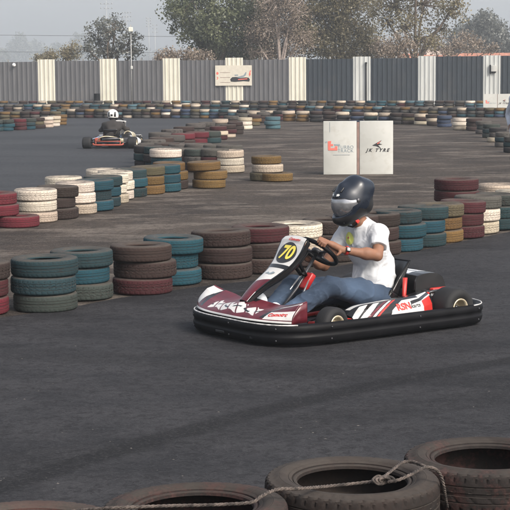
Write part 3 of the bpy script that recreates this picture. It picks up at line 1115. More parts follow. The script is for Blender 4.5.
# floodlight on a pole in front of the fence
lp = on_fence(132, 105, .3); lp.z = 0
lamp = empty('lamp_post', lp, 'thin pole with a square white floodlight rising before the left part of the fence', 'lamp post')
lz = atY(132, 29.5, lp.y).z
MB().tube([(0,0,0),(0,0,lz-.1)], [.03,.022], 8).build('pole', M['pole'], lamp)
hd = MB().box((0,-.08,lz),(.23,.16,.23), bev=.03).build('lamp_head', M['lamp_white'], lamp)
MB().box((0,-.165,lz),(.19,.01,.19)).build('lens', M['lamp_white'], hd)
MB().box((0,0,lz+.17),(.05,.05,.12)).build('bracket', M['pole'], lamp)
MB().box((.02,-.04,FTOP-.35),(.10,.07,.16), bev=.01).build('junction_box', M['sign_white'], lamp)

# ------------------------------------------------------------------ advertising boards
def tt_logo(parent, cx, cy, s, z, small=False):
    T = Matrix.Translation((cx, cy, z))
    b = MB()
    b.prism([(x*s, y*s) for x, y in ((-.52,.46),(-.16,.50),(-.20,.16),(.06,.16),(.02,-.02),(-.22,-.02),(-.24,-.26),(.22,-.26),(.24,-.06),(.50,-.06),(.48,-.50),(-.44,-.50),(-.50,-.40))], .004, T)
    b.build('red_logo', M['sign_red'], parent)
    b = MB()
    b.prism([(x*s, y*s) for x, y in ((-.78,.44),(-.58,.48),(-.62,.34),(-.80,.30))], .004, T)
    b.prism([(x*s, y*s) for x, y in ((.16,.16),(.78,.16),(.72,.02),(.20,.02))], .004, T)
    b.build('grey_logo_bar', M['sign_grey'], parent)


def emblem(parent, cx, cy, s, z):
    T = Matrix.Translation((cx, cy, z))
    b = MB()
    b.prism([(x*s, y*s) for x, y in ((-.6,-.12),(-.1,.16),(.55,.52),(.25,.12),(.62,.02),(.12,-.10),(.5,-.5),(-.05,-.22))], .004, T)
    b.build('winged_emblem', M['sign_black'], parent)
    b = MB()
    b.prism([(x*s, y*s) for x, y in ((-.02,.12),(.45,.44),(.2,.12),(.05,.04))], .003, Matrix.Translation((cx, cy, z+.0025)))
    b.build('emblem_red', M['sign_red'], parent)  # printed red part of the emblem


fl, fr = at(323.5, 174.6), at(393, 174.2)
u = (fr-fl); u.z = 0
bw2 = u.length; u.normalize()
nb = Vector((u.y, -u.x, 0))
bm = (fl+fr)/2
bht = (175-122)/F*(bm.y/math.cos(PITCH))*1.0
FRM = Matrix.Translation((bm.x, bm.y, bht/2)) @ Matrix((u, Vector((0,0,1)), nb)).transposed().to_4x4()
sg = empty('sign_board', FRM, 'pair of white advertising boards standing side by side on the infield', 'sign')
k = bw2/70.0
for x0, x1 in ((-35, -1.6), (1.4, 35)):
    MB().box(((x0+x1)/2*k, 0, 0), ((x1-x0)*k, bht, .05), bev=.006).build('panel', M['sign_white'], sg)
MB().box((0, -.01, -.004), (2.6*k, bht-.02, .036)).build('strip', M['brown_strip'], sg)
for x in (-33, -3, 3, 33):
    MB().tube([(x*k, bht/2-.05, -.05), (x*k, -bht/2, -.42)], .015, 6).build('leg', M['pole'], sg)
zf = .027
tt_logo(sg, -25.6*k, 2.3*k, 9.5*k, zf)
text('lettering', 'TURBO', 4.6*k, Matrix.Translation((-12.7*k, .6*k, zf)), M['sign_grey'], sg, space=1.12)
text('lettering', 'TRACK', 4.6*k, Matrix.Translation((-12.7*k, -3.0*k, zf)), M['sign_grey'], sg, space=1.12)
b = MB(); b.box((-17*k, -7.0*k, zf), (17*k, .35*k, .004)); b.build('thin_line', M['sign_grey'], sg)
b = MB(); b.box((-28.5*k, 21*k, zf), (.4*k, 10*k, .004)); b.build('thin_line', M['sign_grey'], sg)
emblem(sg, 19*k, 3.3*k, 8.2*k, zf)
text('lettering', 'JK TYRE', 4.5*k, Matrix.Translation((19.3*k, -2.6*k, zf)), M['sign_black'], sg, shear=.4, bold=.0035, space=1.5)

# the same pair again, small, at the far right
fl, fr = at(483.2, 108.6), at(511, 108.2)
yb = 71.0
a_, b_ = atY(483.2, 108, yb), atY(512, 107.6, yb)
wS = b_.x-a_.x
hS = a_.z-0 if False else atY(490, 94, yb).z-atY(490, 108, yb).z
bs = empty('sign_board', Matrix.Translation(((a_.x+b_.x)/2, yb, (atY(490,94,yb).z+atY(490,108,yb).z)/2)) @ Matrix.Rotation(PI/2, 4, 'X'), 'small distant pair of white boards below the last off-white band of the fence', 'sign')
for x0, x1 in ((-.5, -.02), (.0, .5)):
    MB().box(((x0+x1)/2*wS, 0, 0), ((x1-x0)*wS, hS, .04)).build('panel', M['sign_white'], bs)
MB().box((-.01*wS, 0, -.004), (.018*wS, hS, .02)).build('strip', M['brown_strip'], bs)
for x in (-.45, .0, .45):
    MB().tube([(x*wS, hS/2-.05, -.05), (x*wS, -hS/2-.12, -.3)], .015, 6).build('leg', M['pole'], bs)
tt_logo(bs, -.36*wS, -.05*hS, .11*wS, .022)
text('lettering', 'TURBO TRACK', .042*wS, Matrix.Translation((-.18*wS, -.16*hS, .022)), M['sign_grey'], bs)
emblem(bs, .22*wS, .02*hS, .10*wS, .022)
text('lettering', 'JK TYRE', .075*wS, Matrix.Translation((.2*wS, -.18*hS, .022)), M['sign_black'], bs, shear=.4, bold=.004, space=1.3)

# ------------------------------------------------------------------ masts, cables, house behind the fence
def mast(px, ytop, Y, cols, rows, wpx, hpx, label, two=False):
    p = atY(px, 64, Y); p.z = 0
    e = empty('floodlight_mast', p, label, 'light mast', 'distant floodlight masts')
    top = atY(px, ytop, Y).z
    W, Hh = wpx*Y/F, hpx*Y/F
    MB().tube([(0,0,0),(0,0,top)], [.16,.09], 8).build('pole', M['pole'], e)
    b = MB()
    for r in range(rows):
        z = top-Hh*(r/(max(1, rows-1)))
        b.box((0,-.1,z-.25),(W,.10,.10))
    b.build('crossbar', M['pole'], e)
    b = MB()
    for r in range(rows):
        for c in range(cols):
            x = (c-(cols-1)/2)*W/max(1, cols-1)
            z = top-Hh*(r/(max(1, rows-1)))
            b.lathe([(.001,.25),(.16,.18),(.25,-.08),(.21,-.12),(.001,-.14)], 10, Matrix.Translation((x,-.25,z+.05)) @ Matrix.Rotation(rad(65), 4, 'X'), closed=False)
    b.build('lamp_cluster', M['pole'], e)
mast(107.5, -1, 560, 4, 3, 11, 9, 'pale distant floodlight mast rising past the top edge above the small dark tree')
mast(127.5, 12.5, 580, 4, 3, 8, 8, 'pale distant floodlight mast with three rows of lamps right of the small dark tree')
mast(149.3, 18, 600, 2, 4, 4, 8, 'taller of the two thin distant masts between the small tree and the big dark tree')
mast(155.5, 25, 640, 2, 3, 4, 7, 'shorter of the two thin distant masts close to the big dark tree')
for (ya, yb_, Y, lab) in ((23.5, 31, 150, 'upper thin power line crossing the pale sky at the left'), (45.5, 46.5, 170, 'lower thin power line crossing the sky just above the fence at the left')):
    a, b2 = atY(-900, ya-10, Y), atY(330, yb_+6, Y)
    pts = [a.lerp(b2, i/24)-Vector((0,0,.5*(1-((i-12)/12)**2))) for i in range(25)]
    tag(MB().tube(pts, .016, 5).build('power_cable', M['cable']), lab, 'cable')
hb = atY(463, 60, 112)
house = empty('house', (hb.x, 112, 0), 'low house with a red tiled roof showing just above the fence at the right', 'house')
MB().box((0, 3, 1.15), (8.5, 6, 2.3)).build('wall', M['wall_plaster'], house)
rz_ = atY(463, 55.3, 112).z
rbm = MB()
rbm.add([(-4.6,-.5,rz_-.42),(4.6,-.5,rz_-.42),(4.6,3,rz_+.1),(-4.6,3,rz_+.1),(4.6,6.5,rz_-.42),(-4.6,6.5,rz_-.42)], [(0,1,2,3),(3,2,4,5)], 0, False)
rf = solid(rbm.build('roof', M['roof'], house), .12)
MB().box((-1.7, 2.6, rz_+.25), (1.1, .8, .42)).build('dormer', M['wall_plaster'], house)

# ------------------------------------------------------------------ trees
def leaves(mb, clumps, per, size, spread, aspect=.55, droop=.0):
    vs, fs = [], []
    for (c, r, n_) in clumps:
        k = max(1, int(per*n_))
        P = rng.normal(size=(k, 3))*.5
        ln = np.linalg.norm(P, axis=1)
        P /= np.maximum(1, ln/1.1)[:, None]
        P = np.array(c)+P*r*spread
        for p in P:
            d = rng.normal(size=3); d[2] -= droop; d /= np.linalg.norm(d)
            e = np.cross(d, rng.normal(size=3)); e /= np.linalg.norm(e)+1e-9
            s = size*rng.uniform(.6, 1.35)
            a, b_ = d*s, e*s*aspect
            i = len(vs)
            vs += [tuple(p-a), tuple(p+b_), tuple(p+a), tuple(p-b_)]
            fs.append((i, i+1, i+2, i+3))
    mb.add(vs, fs, 0, True)


def tree(name, px, Y, blobs, lm, bmat, label, cat='tree', group='trees behind the fence', nclump=60, per=26, size=.13, spread=1.0, clump_r=.5, twigs=True, trunk_r=.16, shell=.55, droop=.2, seed=0, nlimb=2):
    rs = np.random.default_rng(seed+100)
    p = atY(px, 64, Y); p.z = 0
    e = empty(name, p, label, cat, group)
    tot = sum(b[2]*b[3] for b in blobs)
    clumps, wood = [], MB()
    allc = []
    zmin = 1e9
    for (bx, by, rx, ry, *dep) in blobs:
        c = atY(bx, by, Y)-p
        c.y = (dep[0] if dep else rs.uniform(-.6,.6)*rx*Y/F)
        Rx_, Rz_ = rx*Y/F, ry*Y/F
        Ry_ = Rx_*.9
        n = max(3, int(nclump*rx*ry/tot))
        # limb from the trunk to the heart of the blob
        base = Vector((0,0,max(.6, min(2.2, c.z*.35))))
        mid = base.lerp(c, .55)+Vector((rs.uniform(-.2,.2), rs.uniform(-.2,.2), rs.uniform(.0,.4)))
        limb = catmull([base, mid, c], 5)
        wood.tube(limb, [trunk_r*.6*(1-i/len(limb))+.025 for i in range(len(limb))], 6)
        for k in range(n):
            v = rs.normal(size=3); v /= np.linalg.norm(v)
            rr = (shell+(1-shell)*rs.random()) if rs.random() < .75 else rs.random()*shell
            q = Vector((c.x+v[0]*Rx_*rr, c.y+v[1]*Ry_*rr, max(.7, c.z+v[2]*Rz_*rr)))
            clumps.append((tuple(q), clump_r*rs.uniform(.6,1.35), rs.uniform(.45,1.5)))
            if twigs and k % nlimb == 0:
                m_ = c.lerp(q, .5)+Vector((rs.uniform(-.3,.3), rs.uniform(-.3,.3), rs.uniform(-.25,.35)))
                wood.tube([c, m_, q], [.030, .020, .008], 5, cap=False)
    wood.tube(catmull([(0,0,-.05),(.03,.02,.8),(-.02,0,1.6),(0,0,2.4)], 4), [trunk_r*(1.25-.04*i) for i in range(13)], 10)
    wood.build('trunk', bmat, e)
    lb = MB()
    leaves(lb, clumps, per, size, spread, droop=droop)
    lb.build('crown', lm, e)
    return e


tree('tree', 110, 98, [(98,40,18,17),(112,34,17,18),(128,44,16,13),(90,52,16,9),(118,52,22,10),(136,52,11,9),(115,22,6,11),(104,30,10,12)], M['leaf_grey'], M['bark'],
     'small dark loose-leaved tree standing behind the left part of the fence', nclump=150, per=28, size=.078, clump_r=.32, seed=1, trunk_r=.12)
tree('tree', 215, 96, [(200,0,38,26),(180,8,20,14),(222,22,34,26),(206,36,26,22),(240,18,26,30),(228,46,26,16),(250,-10,40,24),(205,-28,50,26),(244,44,20,18),(185,28,13,8),(214,56,20,8)], M['leaf_dark'], M['bark'],
     'big dense dark green tree with overhanging crown behind the fence', nclump=350, per=95, size=.080, clump_r=.50, seed=2, trunk_r=.3)
tree('tree', 342, 99, [(320,12,32,24),(350,6,34,24),(335,34,36,22),(362,38,22,20),(310,44,20,16),(345,54,34,11),(330,-20,50,24),(372,52,12,10),(302,24,14,22)], M['leaf_olive'], M['bark'],
     'dense brownish olive tree filling the sky above the middle of the fence', nclump=460, per=85, size=.066, clump_r=.52, seed=3, trunk_r=.25)
tree('tree', 415, 94, [(395,6,26,20),(425,4,26,20),(450,12,16,14),(440,28,14,10),(405,28,20,14),(420,40,22,10),(415,-22,40,20),(456,2,12,10),(388,22,14,14)], M['leaf_olive'], M['bark'],
     'sparse tree with scattered leaves and sky showing through at the right', nclump=300, per=20, size=.078, clump_r=.5, seed=4, trunk_r=.12, nlimb=1)
tree('tree', 280, 93, [(256,38,14,16),(270,28,18,18),(288,34,18,18),(302,40,14,14),(262,54,18,8),(284,54,20,9),(272,6,22,18),(294,10,18,18),(280,-14,30,16)], M['leaf_dry'], M['bark_pale'],
     'brownish thin-leaved twiggy tree between the big dark tree and the olive tree', nclump=380, per=50, size=.052, clump_r=.46, seed=6, trunk_r=.10, nlimb=1)
tree('tree', 482, 190, [(480,34,26,18),(465,42,18,14),(498,40,18,16),(485,24,16,10),(508,48,14,10),(452,50,10,8)], M['leaf_grey'], M['bark'],
     'round hazy tree farther back at the right edge', nclump=260, per=50, size=.17, clump_r=.85, seed=5, trunk_r=.3, twigs=False)
for (px, blobs, mat, lab, sd_, Y) in (
  (392, [(385,48,14,10),(402,46,16,12),(395,56,18,6)], M['leaf_dry'], 'dry brown bush above the fence below the sparse tree', 11, 91),
  (440, [(432,44,18,11),(455,46,18,10),(475,44,16,12),(445,52,26,6),(490,50,12,7)], M['leaf_dry'], 'wide dry twiggy bush before the house with the red roof', 12, 104),
  (58, [(50,56,10,5),(66,55,9,6),(40,58,7,3),(74,52,6,8)], M['leaf_olive'], 'low green bush just above the fence left of the small dark tree', 13, 110),
  (178, [(170,56,14,5),(190,57,14,5),(160,59,8,3),(204,58,10,4)], M['leaf_dry'], 'low dry scrub above the fence under the big dark tree', 14, 92),
  (262, [(256,52,12,10),(272,50,12,12),(264,40,12,12)], M['leaf_grey'], 'greyish bush behind the bare branched tree', 15, 97)):
    tree('bush', px, Y, blobs, mat, M['bark'], lab, 'bush', 'bushes behind the fence', nclump=90, per=40, size=.06, clump_r=.36, seed=sd_, trunk_r=.05, nlimb=1)

# far pale trees in the haze
for i, (px, Y, blobs, lab) in enumerate(( (20, 900, [(20,44,8,9),(14,50,7,9),(25,50,8,9),(20,58,12,6)], 'tallest of the pale trees lost in the haze at the far left'),
  (35, 940, [(35,50,7,7),(36,57,8,6)], 'middle pale hazy tree just right of the tallest one'), (54, 840, [(50,53,8,6),(58,52,7,6),(54,58,12,5)], 'low pale hazy tree left of the small dark tree'),
  (80, 870, [(78,42,7,7),(86,44,7,8),(82,54,10,8)], 'pale hazy tree showing behind the left side of the small dark tree'), (1, 780, [(0,58,5,5)], 'pale hazy bush cut by the left edge'),
  (150, 960, [(146,58,9,4),(160,57,8,5)], 'faint hazy tree under the two thin masts'))):
    tree('tree', px, Y, blobs, M['leaf_far'], M['bark'], lab, group='pale trees in the haze', nclump=110, per=34, size=.85, clump_r=2.4, seed=20+i, trunk_r=.4, twigs=False, droop=0)


# bare branching tree
def bare_tree(px, Y, label, seed):
    rs = random.Random(seed)
    p = atY(px, 64, Y); p.z = 0
    e = empty('tree', p, label, 'tree', 'trees behind the fence')
    wood, tw = MB(), MB()
    tips = []
    def grow(a, d, L, r, lev):
        b1 = a + d*L*.5 + Vector((rs.uniform(-1,1), rs.uniform(-1,1), rs.uniform(-1,1)))*L*.06
        c_ = a + d*L
        (wood if lev < 3 else tw).tube([a, b1, c_], [r, r*.82, r*.62], 6 if lev < 3 else 4, cap=False)
        if lev >= 6:
            tips.append(c_); return
        for q in range(rs.choice([2,3,3]) if lev else 7):
            ang = rs.uniform(.22,.62)*(1 if lev else .8)
            ax = d.orthogonal().normalized(); ax.rotate(Matrix.Rotation(rs.uniform(0, 2*PI), 3, d))
            nd = d.copy(); nd.rotate(Matrix.Rotation(ang, 3, ax)); nd.z += .16; nd.normalize()
            st = a.lerp(c_, rs.uniform(.55, 1.0)) if lev else a.lerp(c_, rs.uniform(.7,1))
            grow(st, nd, L*rs.uniform(.68,.92), r*.6, lev+1)
    grow(Vector((0,0,-.05)), Vector((.02,0,1)), 1.6, .085, 0)
    wood.build('trunk', M['bark_pale'], e)
    tw.build('twigs', M['bark_pale'], e)
    lb = MB()
    cl = [(tuple(t_), .3, 1) for t_ in tips]
    leaves(lb, cl, 7, .05, 1.0)
    lb.build('crown', M['leaf_dry'], e)
bare_tree(268, 99, 'pale bare branched tree half hidden by the brownish twiggy one', 3)

# ------------------------------------------------------------------ racing kart
KM = Matrix.Translation((.72, 12.60, 0)) @ Matrix.Rotation(PI+rad(36), 4, 'Z')
kart = empty('racing_kart', KM, 'maroon, white and black racing kart with number 70 on its front panel', 'kart')


def outline(half):
    pts = half + [(x, -y) for x, y in reversed(half[1:-1])]
    return catmull([(x, y, 0) for x, y in pts], 8, True)


half = [(1.17,0),(1.165,.28),(1.11,.48),(.99,.61),(.8,.665),(.4,.69),(0,.695),(-.4,.70),(-.66,.695),(-.80,.63),(-.885,.48),(-.91,.2),(-.91,0)]
ol = outline(half)


def sweep_loop(path, sec, closed=True):
    n, m = len(path), len(sec)
    vs, fs = [], []
    for i, p in enumerate(path):
        t = path[(i+1) % n]-path[i-1]; t.z = 0; t.normalize()
        o = Vector((t.y, -t.x, 0))
        for (a, z) in sec: vs.append(p+o*a+Vector((0,0,z)))
    for i in range(n):
        j = (i+1) % n
        for k in range(m):
            l = (k+1) % m
            fs.append((i*m+k, j*m+k, j*m+l, i*m+l))
    return vs, fs
# which way is outwards?
t0 = ol[1]-ol[-1]
sgn = 1 if Vector((t0.y, -t0.x)).dot(Vector((ol[0].x, ol[0].y))) > 0 else -1
sec = [(-.06,.035),(-.035,.022),(-.008,.025),(.004,.045),(.010,.075),(.008,.083),(.003,.088),(.003,.112),(.009,.118),(.012,.128),(.010,.150),(.002,.163),(-.012,.170),(-.035,.168),(-.055,.155)]
b = MB()
b.add(*sweep_loop(ol, [(a*sgn, z) for a, z in sec]))
bump = b.build('bumper', M['black_plastic'], kart)
M['edge_wear_shine'] = pmat('worn_edge_highlight', (.42,.41,.40), .5, var=.5, scale=18, dirt=.5, dirtcol=(.05,.05,.05))  # pale colour carries some wear and a painted highlight
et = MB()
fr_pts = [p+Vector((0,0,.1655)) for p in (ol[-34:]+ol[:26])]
et.tube(fr_pts, .0058, 6)  # front top edge: wear and glossy highlight built as one pale tube
et.build('edge_highlight', M['edge_wear_shine'], bump)
et = MB(); et.tube([p+Vector((0,0,.1665)) for p in ol[64:120]], .0055, 6)  # rear loop: sky highlight on the edge, built as a pale tube
et.build('edge_highlight', M['edge_wear_shine'], bump)
# slot and screws
sl = MB()
for yy in (.36, -.05, -.40):
    xx = float(np.interp(abs(yy), [0,.28,.48], [1.17,1.165,1.11]))
    ang = 0 if abs(yy) < .2 else (-.35 if yy > 0 else .35)
    sl.box((xx+.006, yy, .062), (.012, .11, .022), Matrix.Rotation(-ang*.9, 3, 'Z'), bev=.008)
sl.build('slot', M['helmet_black'], bump)
sc_ = MB()
for i in range(2, len(ol), 16):
    p = ol[i]
    t_ = (ol[(i+1) % len(ol)]-ol[i-1]).normalized(); o_ = Vector((t_.y, -t_.x, 0))*sgn
    for z in (.055, .14):
        sc_.lathe([(.001,.012),(.006,.012),(.007,.008)], 8, Matrix.Translation(p+o_*(.004 if z < .1 else .008)+Vector((0,0,z))) @ o_.to_track_quat('Z','Y').to_matrix().to_4x4(), closed=False)
sc_.build('screw', M['gunmetal'], bump)

# frame
fr_ = MB()
for s in (1, -1):
    fr_.tube(catmull([(.95,.17*s,.06),(.6,.2*s,.06),(.1,.3*s,.06),(-.3,.31*s,.07),(-.75,.29*s,.08)], 5), .016, 8)
    fr_.tube([(.62,.30*s,.11),(.62,.54*s,.13)], .014, 8)
    fr_.tube(catmull([(.45,.34*s,.08),(.42,.56*s,.09),(.1,.6*s,.09),(-.3,.6*s,.09),(-.42,.36*s,.08)], 5), .012, 8)
    fr_.tube(catmull([(.7,.22*s,.07),(.95,.35*s,.10),(1.1,.30*s,.10)], 5), .012, 8)
for x in (.95,.62,.1,-.3,-.7): fr_.tube([(x,-.28,.06),(x,.28,.06)], .014, 8)
fr_.tube([(-.57,-.58,.14),(-.57,.58,.14)], .02, 10)
fr_.build('frame', M['red'], kart)
MB().box((.32,0,.042),(1.25,.46,.008)).build('floor_tray', M['gunmetal'], kart)
sp = MB()
for s in (1,-1):
    sp.box((.0,.50*s,.055),(1.0,.36,.02), bev=.006)
    sp.box((-.79,.30*s,.06),(.2,.5,.02), bev=.006)
    sp.box((.95,.26*s,.075),(.24,.40,.02), bev=.006)
sp.build('side_tray', M['black_plastic'], kart)


# wheels
def wheel(parent, loc, r, wd, rimr, steer=0.0, side=1):
    Mw = Matrix.Translation(loc) @ Matrix.Rotation(steer, 4, 'Z') @ Matrix.Rotation(-PI/2*side, 4, 'X')
    e = MB()
    hw = wd/2
    prof = [(rimr,hw*.80),(rimr+.012,hw*.93),(rimr+.03,hw),(r-.03,hw*.985),(r-.012,hw*.9),(r-.003,hw*.72),(r,hw*.4),(r,-hw*.4),(r-.003,-hw*.72),(r-.012,-hw*.9),(r-.03,-hw*.985),(rimr+.03,-hw),(rimr,-hw*.8)]
    e.lathe(prof, 56)
    wv = e.build('wheel', M['slick'], parent, Mw)
    q = MB()
    q.lathe([(rimr-.002,hw*.84),(rimr+.007,hw*.90),(rimr+.007,hw*.97),(rimr-.004,hw*.95),(rimr-.012,hw*.80),(rimr-.016,hw*.3),(.035,hw*.25),(.034,hw*.32),(.001,hw*.32)], 40, closed=False)
    for i in range(6):
        a = 2*PI*i/6
        q.lathe([(.001,.012),(.006,.012),(.0065,0)], 6, Matrix.Translation((.048*math.cos(a),.048*math.sin(a),hw*.26)), closed=False)
    q.build('rim', M['rim'], wv)
    h = MB(); h.lathe([(.001,hw*.62),(.018,hw*.6),(.022,hw*.3)], 16, closed=False)
    h.build('hub', M['gunmetal'], wv)
    return wv
wheel(kart, (.62,.56,.13), .13, .125, .066, rad(9), 1)
wheel(kart, (.62,-.56,.13), .13, .125, .066, rad(9), -1)
wheel(kart, (-.55,.565,.151), .151, .21, .068, 0, 1)
wheel(kart, (-.55,-.565,.151), .151, .21, .068, 0, -1)


# nose fairing
def nose(u, v):
    u = u*2-1
    a = abs(u)
    xf = 1.155-.15*a**3.2
    xr = .865+.03*math.cos(u*6)-.04*a
    x = xf+(xr-xf)*v
    y = .59*u*(1-.03*v)
    face = min(1, v/.34)
    z = .176 + .062*face**.8 + max(0, v-.34)*.045
    z += .050*(max(0, a-.55)/.45)**1.5*min(1, v*1.8)
    z += .016*math.exp(-(u/.16)**2)*min(1, v*2)
    z -= .018*math.exp(-((a-.42)/.16)**2)*min(1, v*1.5)
    x += .012*math.sin(min(1, v/.34)*PI)
    return (x, y, z)


def nose_m(u, v):
    s = u*2-1
    a = abs(s)
    if v < .045: return 1
    if s < -.80:
        return 1 if (.12 < v < .92 and s < -.86+.1*v) else (0 if v < .12 else 2 if s > -.83 else 0)
    if s > .64+.1*v and .07 < v < .30: return 1
    if s > .66 and .56 < v < .64+.3*(s-.66): return 1
    for c0_ in (-.70, .60):
        d = s-c0_-(.16*v*(1 if c0_ > 0 else -1))
        if -.035 < d < .045 and v > .1: return 2
    if -.52 < s < .46:
        top = .50+.09*math.sin(s*23)+.06*math.sin(s*47+1)-.16*abs(s)
        bot = .16+.04*math.sin(s*19+2)+.05*max(0, s)
        if bot < v < top:
            if abs(v-.30-.05*math.sin(s*15)) < .022 and math.sin(s*31) > -.5: return 2
            if math.sin(s*37+v*19) > .88: return 0
            return 1
    if a < .12 and v > .80: return 2
    return 0
nb_ = MB()
nb_.grid(nose, 380, 120, nose_m)
ns = nb_.build('nose_fairing', [M['maroon'], M['white_decal'], M['black_gloss']], kart)
solid(ns, .006, 1)
sk = MB()
def skirt(u, v):
    x, y, z = nose(u, 0)
    a = abs(u*2-1)
    return (x-.012-.03*v, y*.985, z-.002-.07*v)
sk.grid(skirt, 60, 3)
solid(sk.build('skirt', M['black_plastic'], ns), .005)
# side closure of the fairing wings (white panel with red script on the near side)
for s in (1, -1):
    cl = MB()
    def wing(u, v, s=s):
        x, y, z = nose(1 if s > 0 else 0, u)
        return (x, y+.004*s, z*(1-v)+.172*v)
    cl.grid(wing, 12, 3)
    solid(cl.build('wing_end', M['maroon'], ns), .006)
x0_, y0_, z0_ = nose(.955, .2)
pa, pb_ = Vector(nose(.86, .20)), Vector(nose(.985, .20))
xx = (pb_-pa).normalized()
pc = Vector(nose(.925, .30)); pd = Vector(nose(.925, .10))
yy_ = (pc-pd).normalized(); zz_ = xx.cross(yy_).normalized()
yy_ = zz_.cross(xx)
TMx = Matrix.Translation(Vector(nose(.905,.205))+zz_*.007) @ Matrix((xx, yy_, zz_)).transposed().to_4x4()
text('lettering', 'Comotrc', .042, TMx, M['red'], ns, shear=.35, bold=.0012)

# front panel carrying the number
e1 = Vector((.54-1.0, 0, .68-.275)); PLEN = e1.length; e1.normalize()
e2 = Vector((0,1,0)); en = e2.cross(e1)
PM = Matrix.Translation((1.0,0,.275)) @ Matrix((e2, e1, en)).transposed().to_4x4()
pw = [(0,.052),(.08,.058),(.2,.075),(.33,.098),(.45,.128),(.55,.148),(.62,.150),(.66,.140)]
pth = [(0,.05),(.3,.075),(.66,.085)]
def pwid(t): return float(np.interp(t, [a for a,_ in pw], [c for _,c in pw]))
def pthk(t): return float(np.interp(t, [a for a,_ in pth], [c for _,c in pth]))
def pbow(t): return -.035*math.sin(PI*min(1, t/.62))+.02*math.sin(2*PI*min(1,t/.62))
fp = MB()
ntt = 66
LT = .655
def panel_top(u, v):
    t = v*LT; w_ = pwid(t)
    s = u*2-1
    return (s*w_, t+.012*(1-s*s)*(1 if v > .9 else 0), pbow(t)+.012*(1-abs(s)**2.4))
def panel_m(u, v):
    t, s = v*LT, u*2-1
    if abs(s) > .93: return 2
    if t > .40+.05*0: return 1 if t > .415 else 2
    if .225+.03*s < t < .375: return 1 if abs(s) < .86 else 2
    if t < .225+.03*s: return 0 if abs(s) < .86 else (1 if t < .1 else 2)
    return 2
fp.grid(panel_top, 80, ntt*4, panel_m)
panel = fp.build('front_panel', [M['maroon'], M['white_decal'], M['black_gloss']], kart, PM)
ub = MB()
def under(u, v):
    t = v*LT; w_ = pwid(t)
    a = PI*u
    s = math.cos(a)
    return (s*w_, t, pbow(t)-.004-pthk(t)*math.sin(a)**.6)
ub.grid(under, 24, 40)
ub.build('underside', M['black_gloss'], panel)
cy_ = .515
def psurf(x, y):
    w_ = pwid(y)
    return pbow(y)+.012*(1-min(1, abs(x/w_))**2.4)
def drape(o, off):
    for v in o.data.vertices:
        v.co.z = psurf(v.co.x, v.co.y) + off + max(0.0, v.co.z)*.5
dm = MB()
vs_ = [(0, cy_, 0)]
for i in range(1, 9):
    for j in range(48):
        a = 2*PI*j/48
        vs_.append((.108*i/8*math.cos(a), cy_+.088*i/8*math.sin(a), 0))
fs_l = [(0, 1+j, 1+(j+1) % 48) for j in range(48)]
for i in range(7):
    for j in range(48):
        a_, b_ = 1+i*48+j, 1+i*48+(j+1) % 48
        fs_l.append((a_, a_+48, b_+48, b_))
dm.add(vs_, fs_l)
drape(dm.build('number_disc', M['sign_black'], panel), .002)
def ptext(body, size, x, y, mat, shear, bold, off, name):
    o = text(name, body, size, Matrix.Identity(4), mat, panel, shear=shear, bold=bold, ext=.0006)
    import bmesh
    bm = bmesh.new(); bm.from_mesh(o.data)
    bmesh.ops.triangulate(bm, faces=bm.faces)
    bmesh.ops.subdivide_edges(bm, edges=[e for e in bm.edges if e.calc_length() > size*.12], cuts=3)
    bm.to_mesh(o.data); bm.free()
    for v in o.data.vertices: v.co.x += x; v.co.y += y
    drape(o, off)
ptext('70', .150, 0, cy_, M['yellow'], .18, .0045, .0045, 'number')
ptext('Comotrc', .036, .02, .628, M['red'], .3, .001, .0035, 'lettering')
bb = MB()
bb.prism([(-.05,.30),(-.02,.318),(.0,.306),(.03,.325),(.055,.318),(.03,.300),(.0,.292),(-.02,.30)], .002, Matrix.Translation((0,0,pbow(.3)+.013)))
bb.build('small_mark', M['sign_grey'], panel)

# steering wheel and column
wc = Vector((.30,0,.59))
un = Vector((.76,0,.65)).normalized(); wn = Vector((-.65,0,.76)).normalized()
sw = MB()
NR = 48
ring = [wc+ (Vector((0,1,0))*math.cos(a)+un*math.sin(a))*.16 for a in [2*PI*i/NR for i in range(NR)]]
sw.tube(ring, .0165, 10, closed=True)
stw = sw.build('steering_wheel', M['black_plastic'], kart)
spk = MB()
for a in (rad(10), rad(170), rad(270)):
    d_ = Vector((0,1,0))*math.cos(a)+un*math.sin(a)
    spk.tube([wc-wn*.02+d_*.02, wc+d_*.155], .011, 6)
spk.lathe([(.001,.01),(.045,.008),(.05,-.01),(.045,-.03),(.001,-.03)], 20, Matrix.Translation(wc) @ wn.to_track_quat('Z','Y').to_matrix().to_4x4(), closed=False)
spk.build('spoke', M['gunmetal'], stw)
fz = MB()
for s in (1,-1):
    fz.tube(catmull([(.50,.12*s,.08),(.42,.2*s,.12),(.30,.30*s,.10),(.0,.34*s,.10)], 6), .006, 5)
fz.tube(catmull([(.43,.0,.30),(.36,-.10,.16),(.1,-.26,.12),(-.3,-.34,.2)], 8), .007, 6)
fz.build('fuel_hose', M['black_plastic'], kart)
cm = MB()
cm.tube([wc-wn*.02, (.50,0,.33), (.74,0,.10)], .012, 8)
cm.build('steering_column', M['gunmetal'], kart)
sr = MB()
for s in (1,-1): sr.tube([(.40,.05*s,.44),(.575,.11*s,.215),(.62,.12*s,.07)], .0075, 8)
sr.build('column_stay', M['steel'], kart)
st2 = MB()
for s in (1,-1): st2.tube([(.56,.055*s,.62),(.50,.04*s,.50),(.44,.03*s,.42)], .014, 8)
st2.box((.47,0,.56),(.10,.12,.012), Matrix.Rotation(rad(45), 3, 'Y'), bev=.004)
st2.build('panel_bracket', M['black_plastic'], kart)
tk = MB()
tk.box((.43,.03,.375),(.050,.085,.14), Matrix.Rotation(rad(-38), 3, 'Y'), bev=.012)
tank = tk.build('fuel_tank', M['pouch_red'], kart)
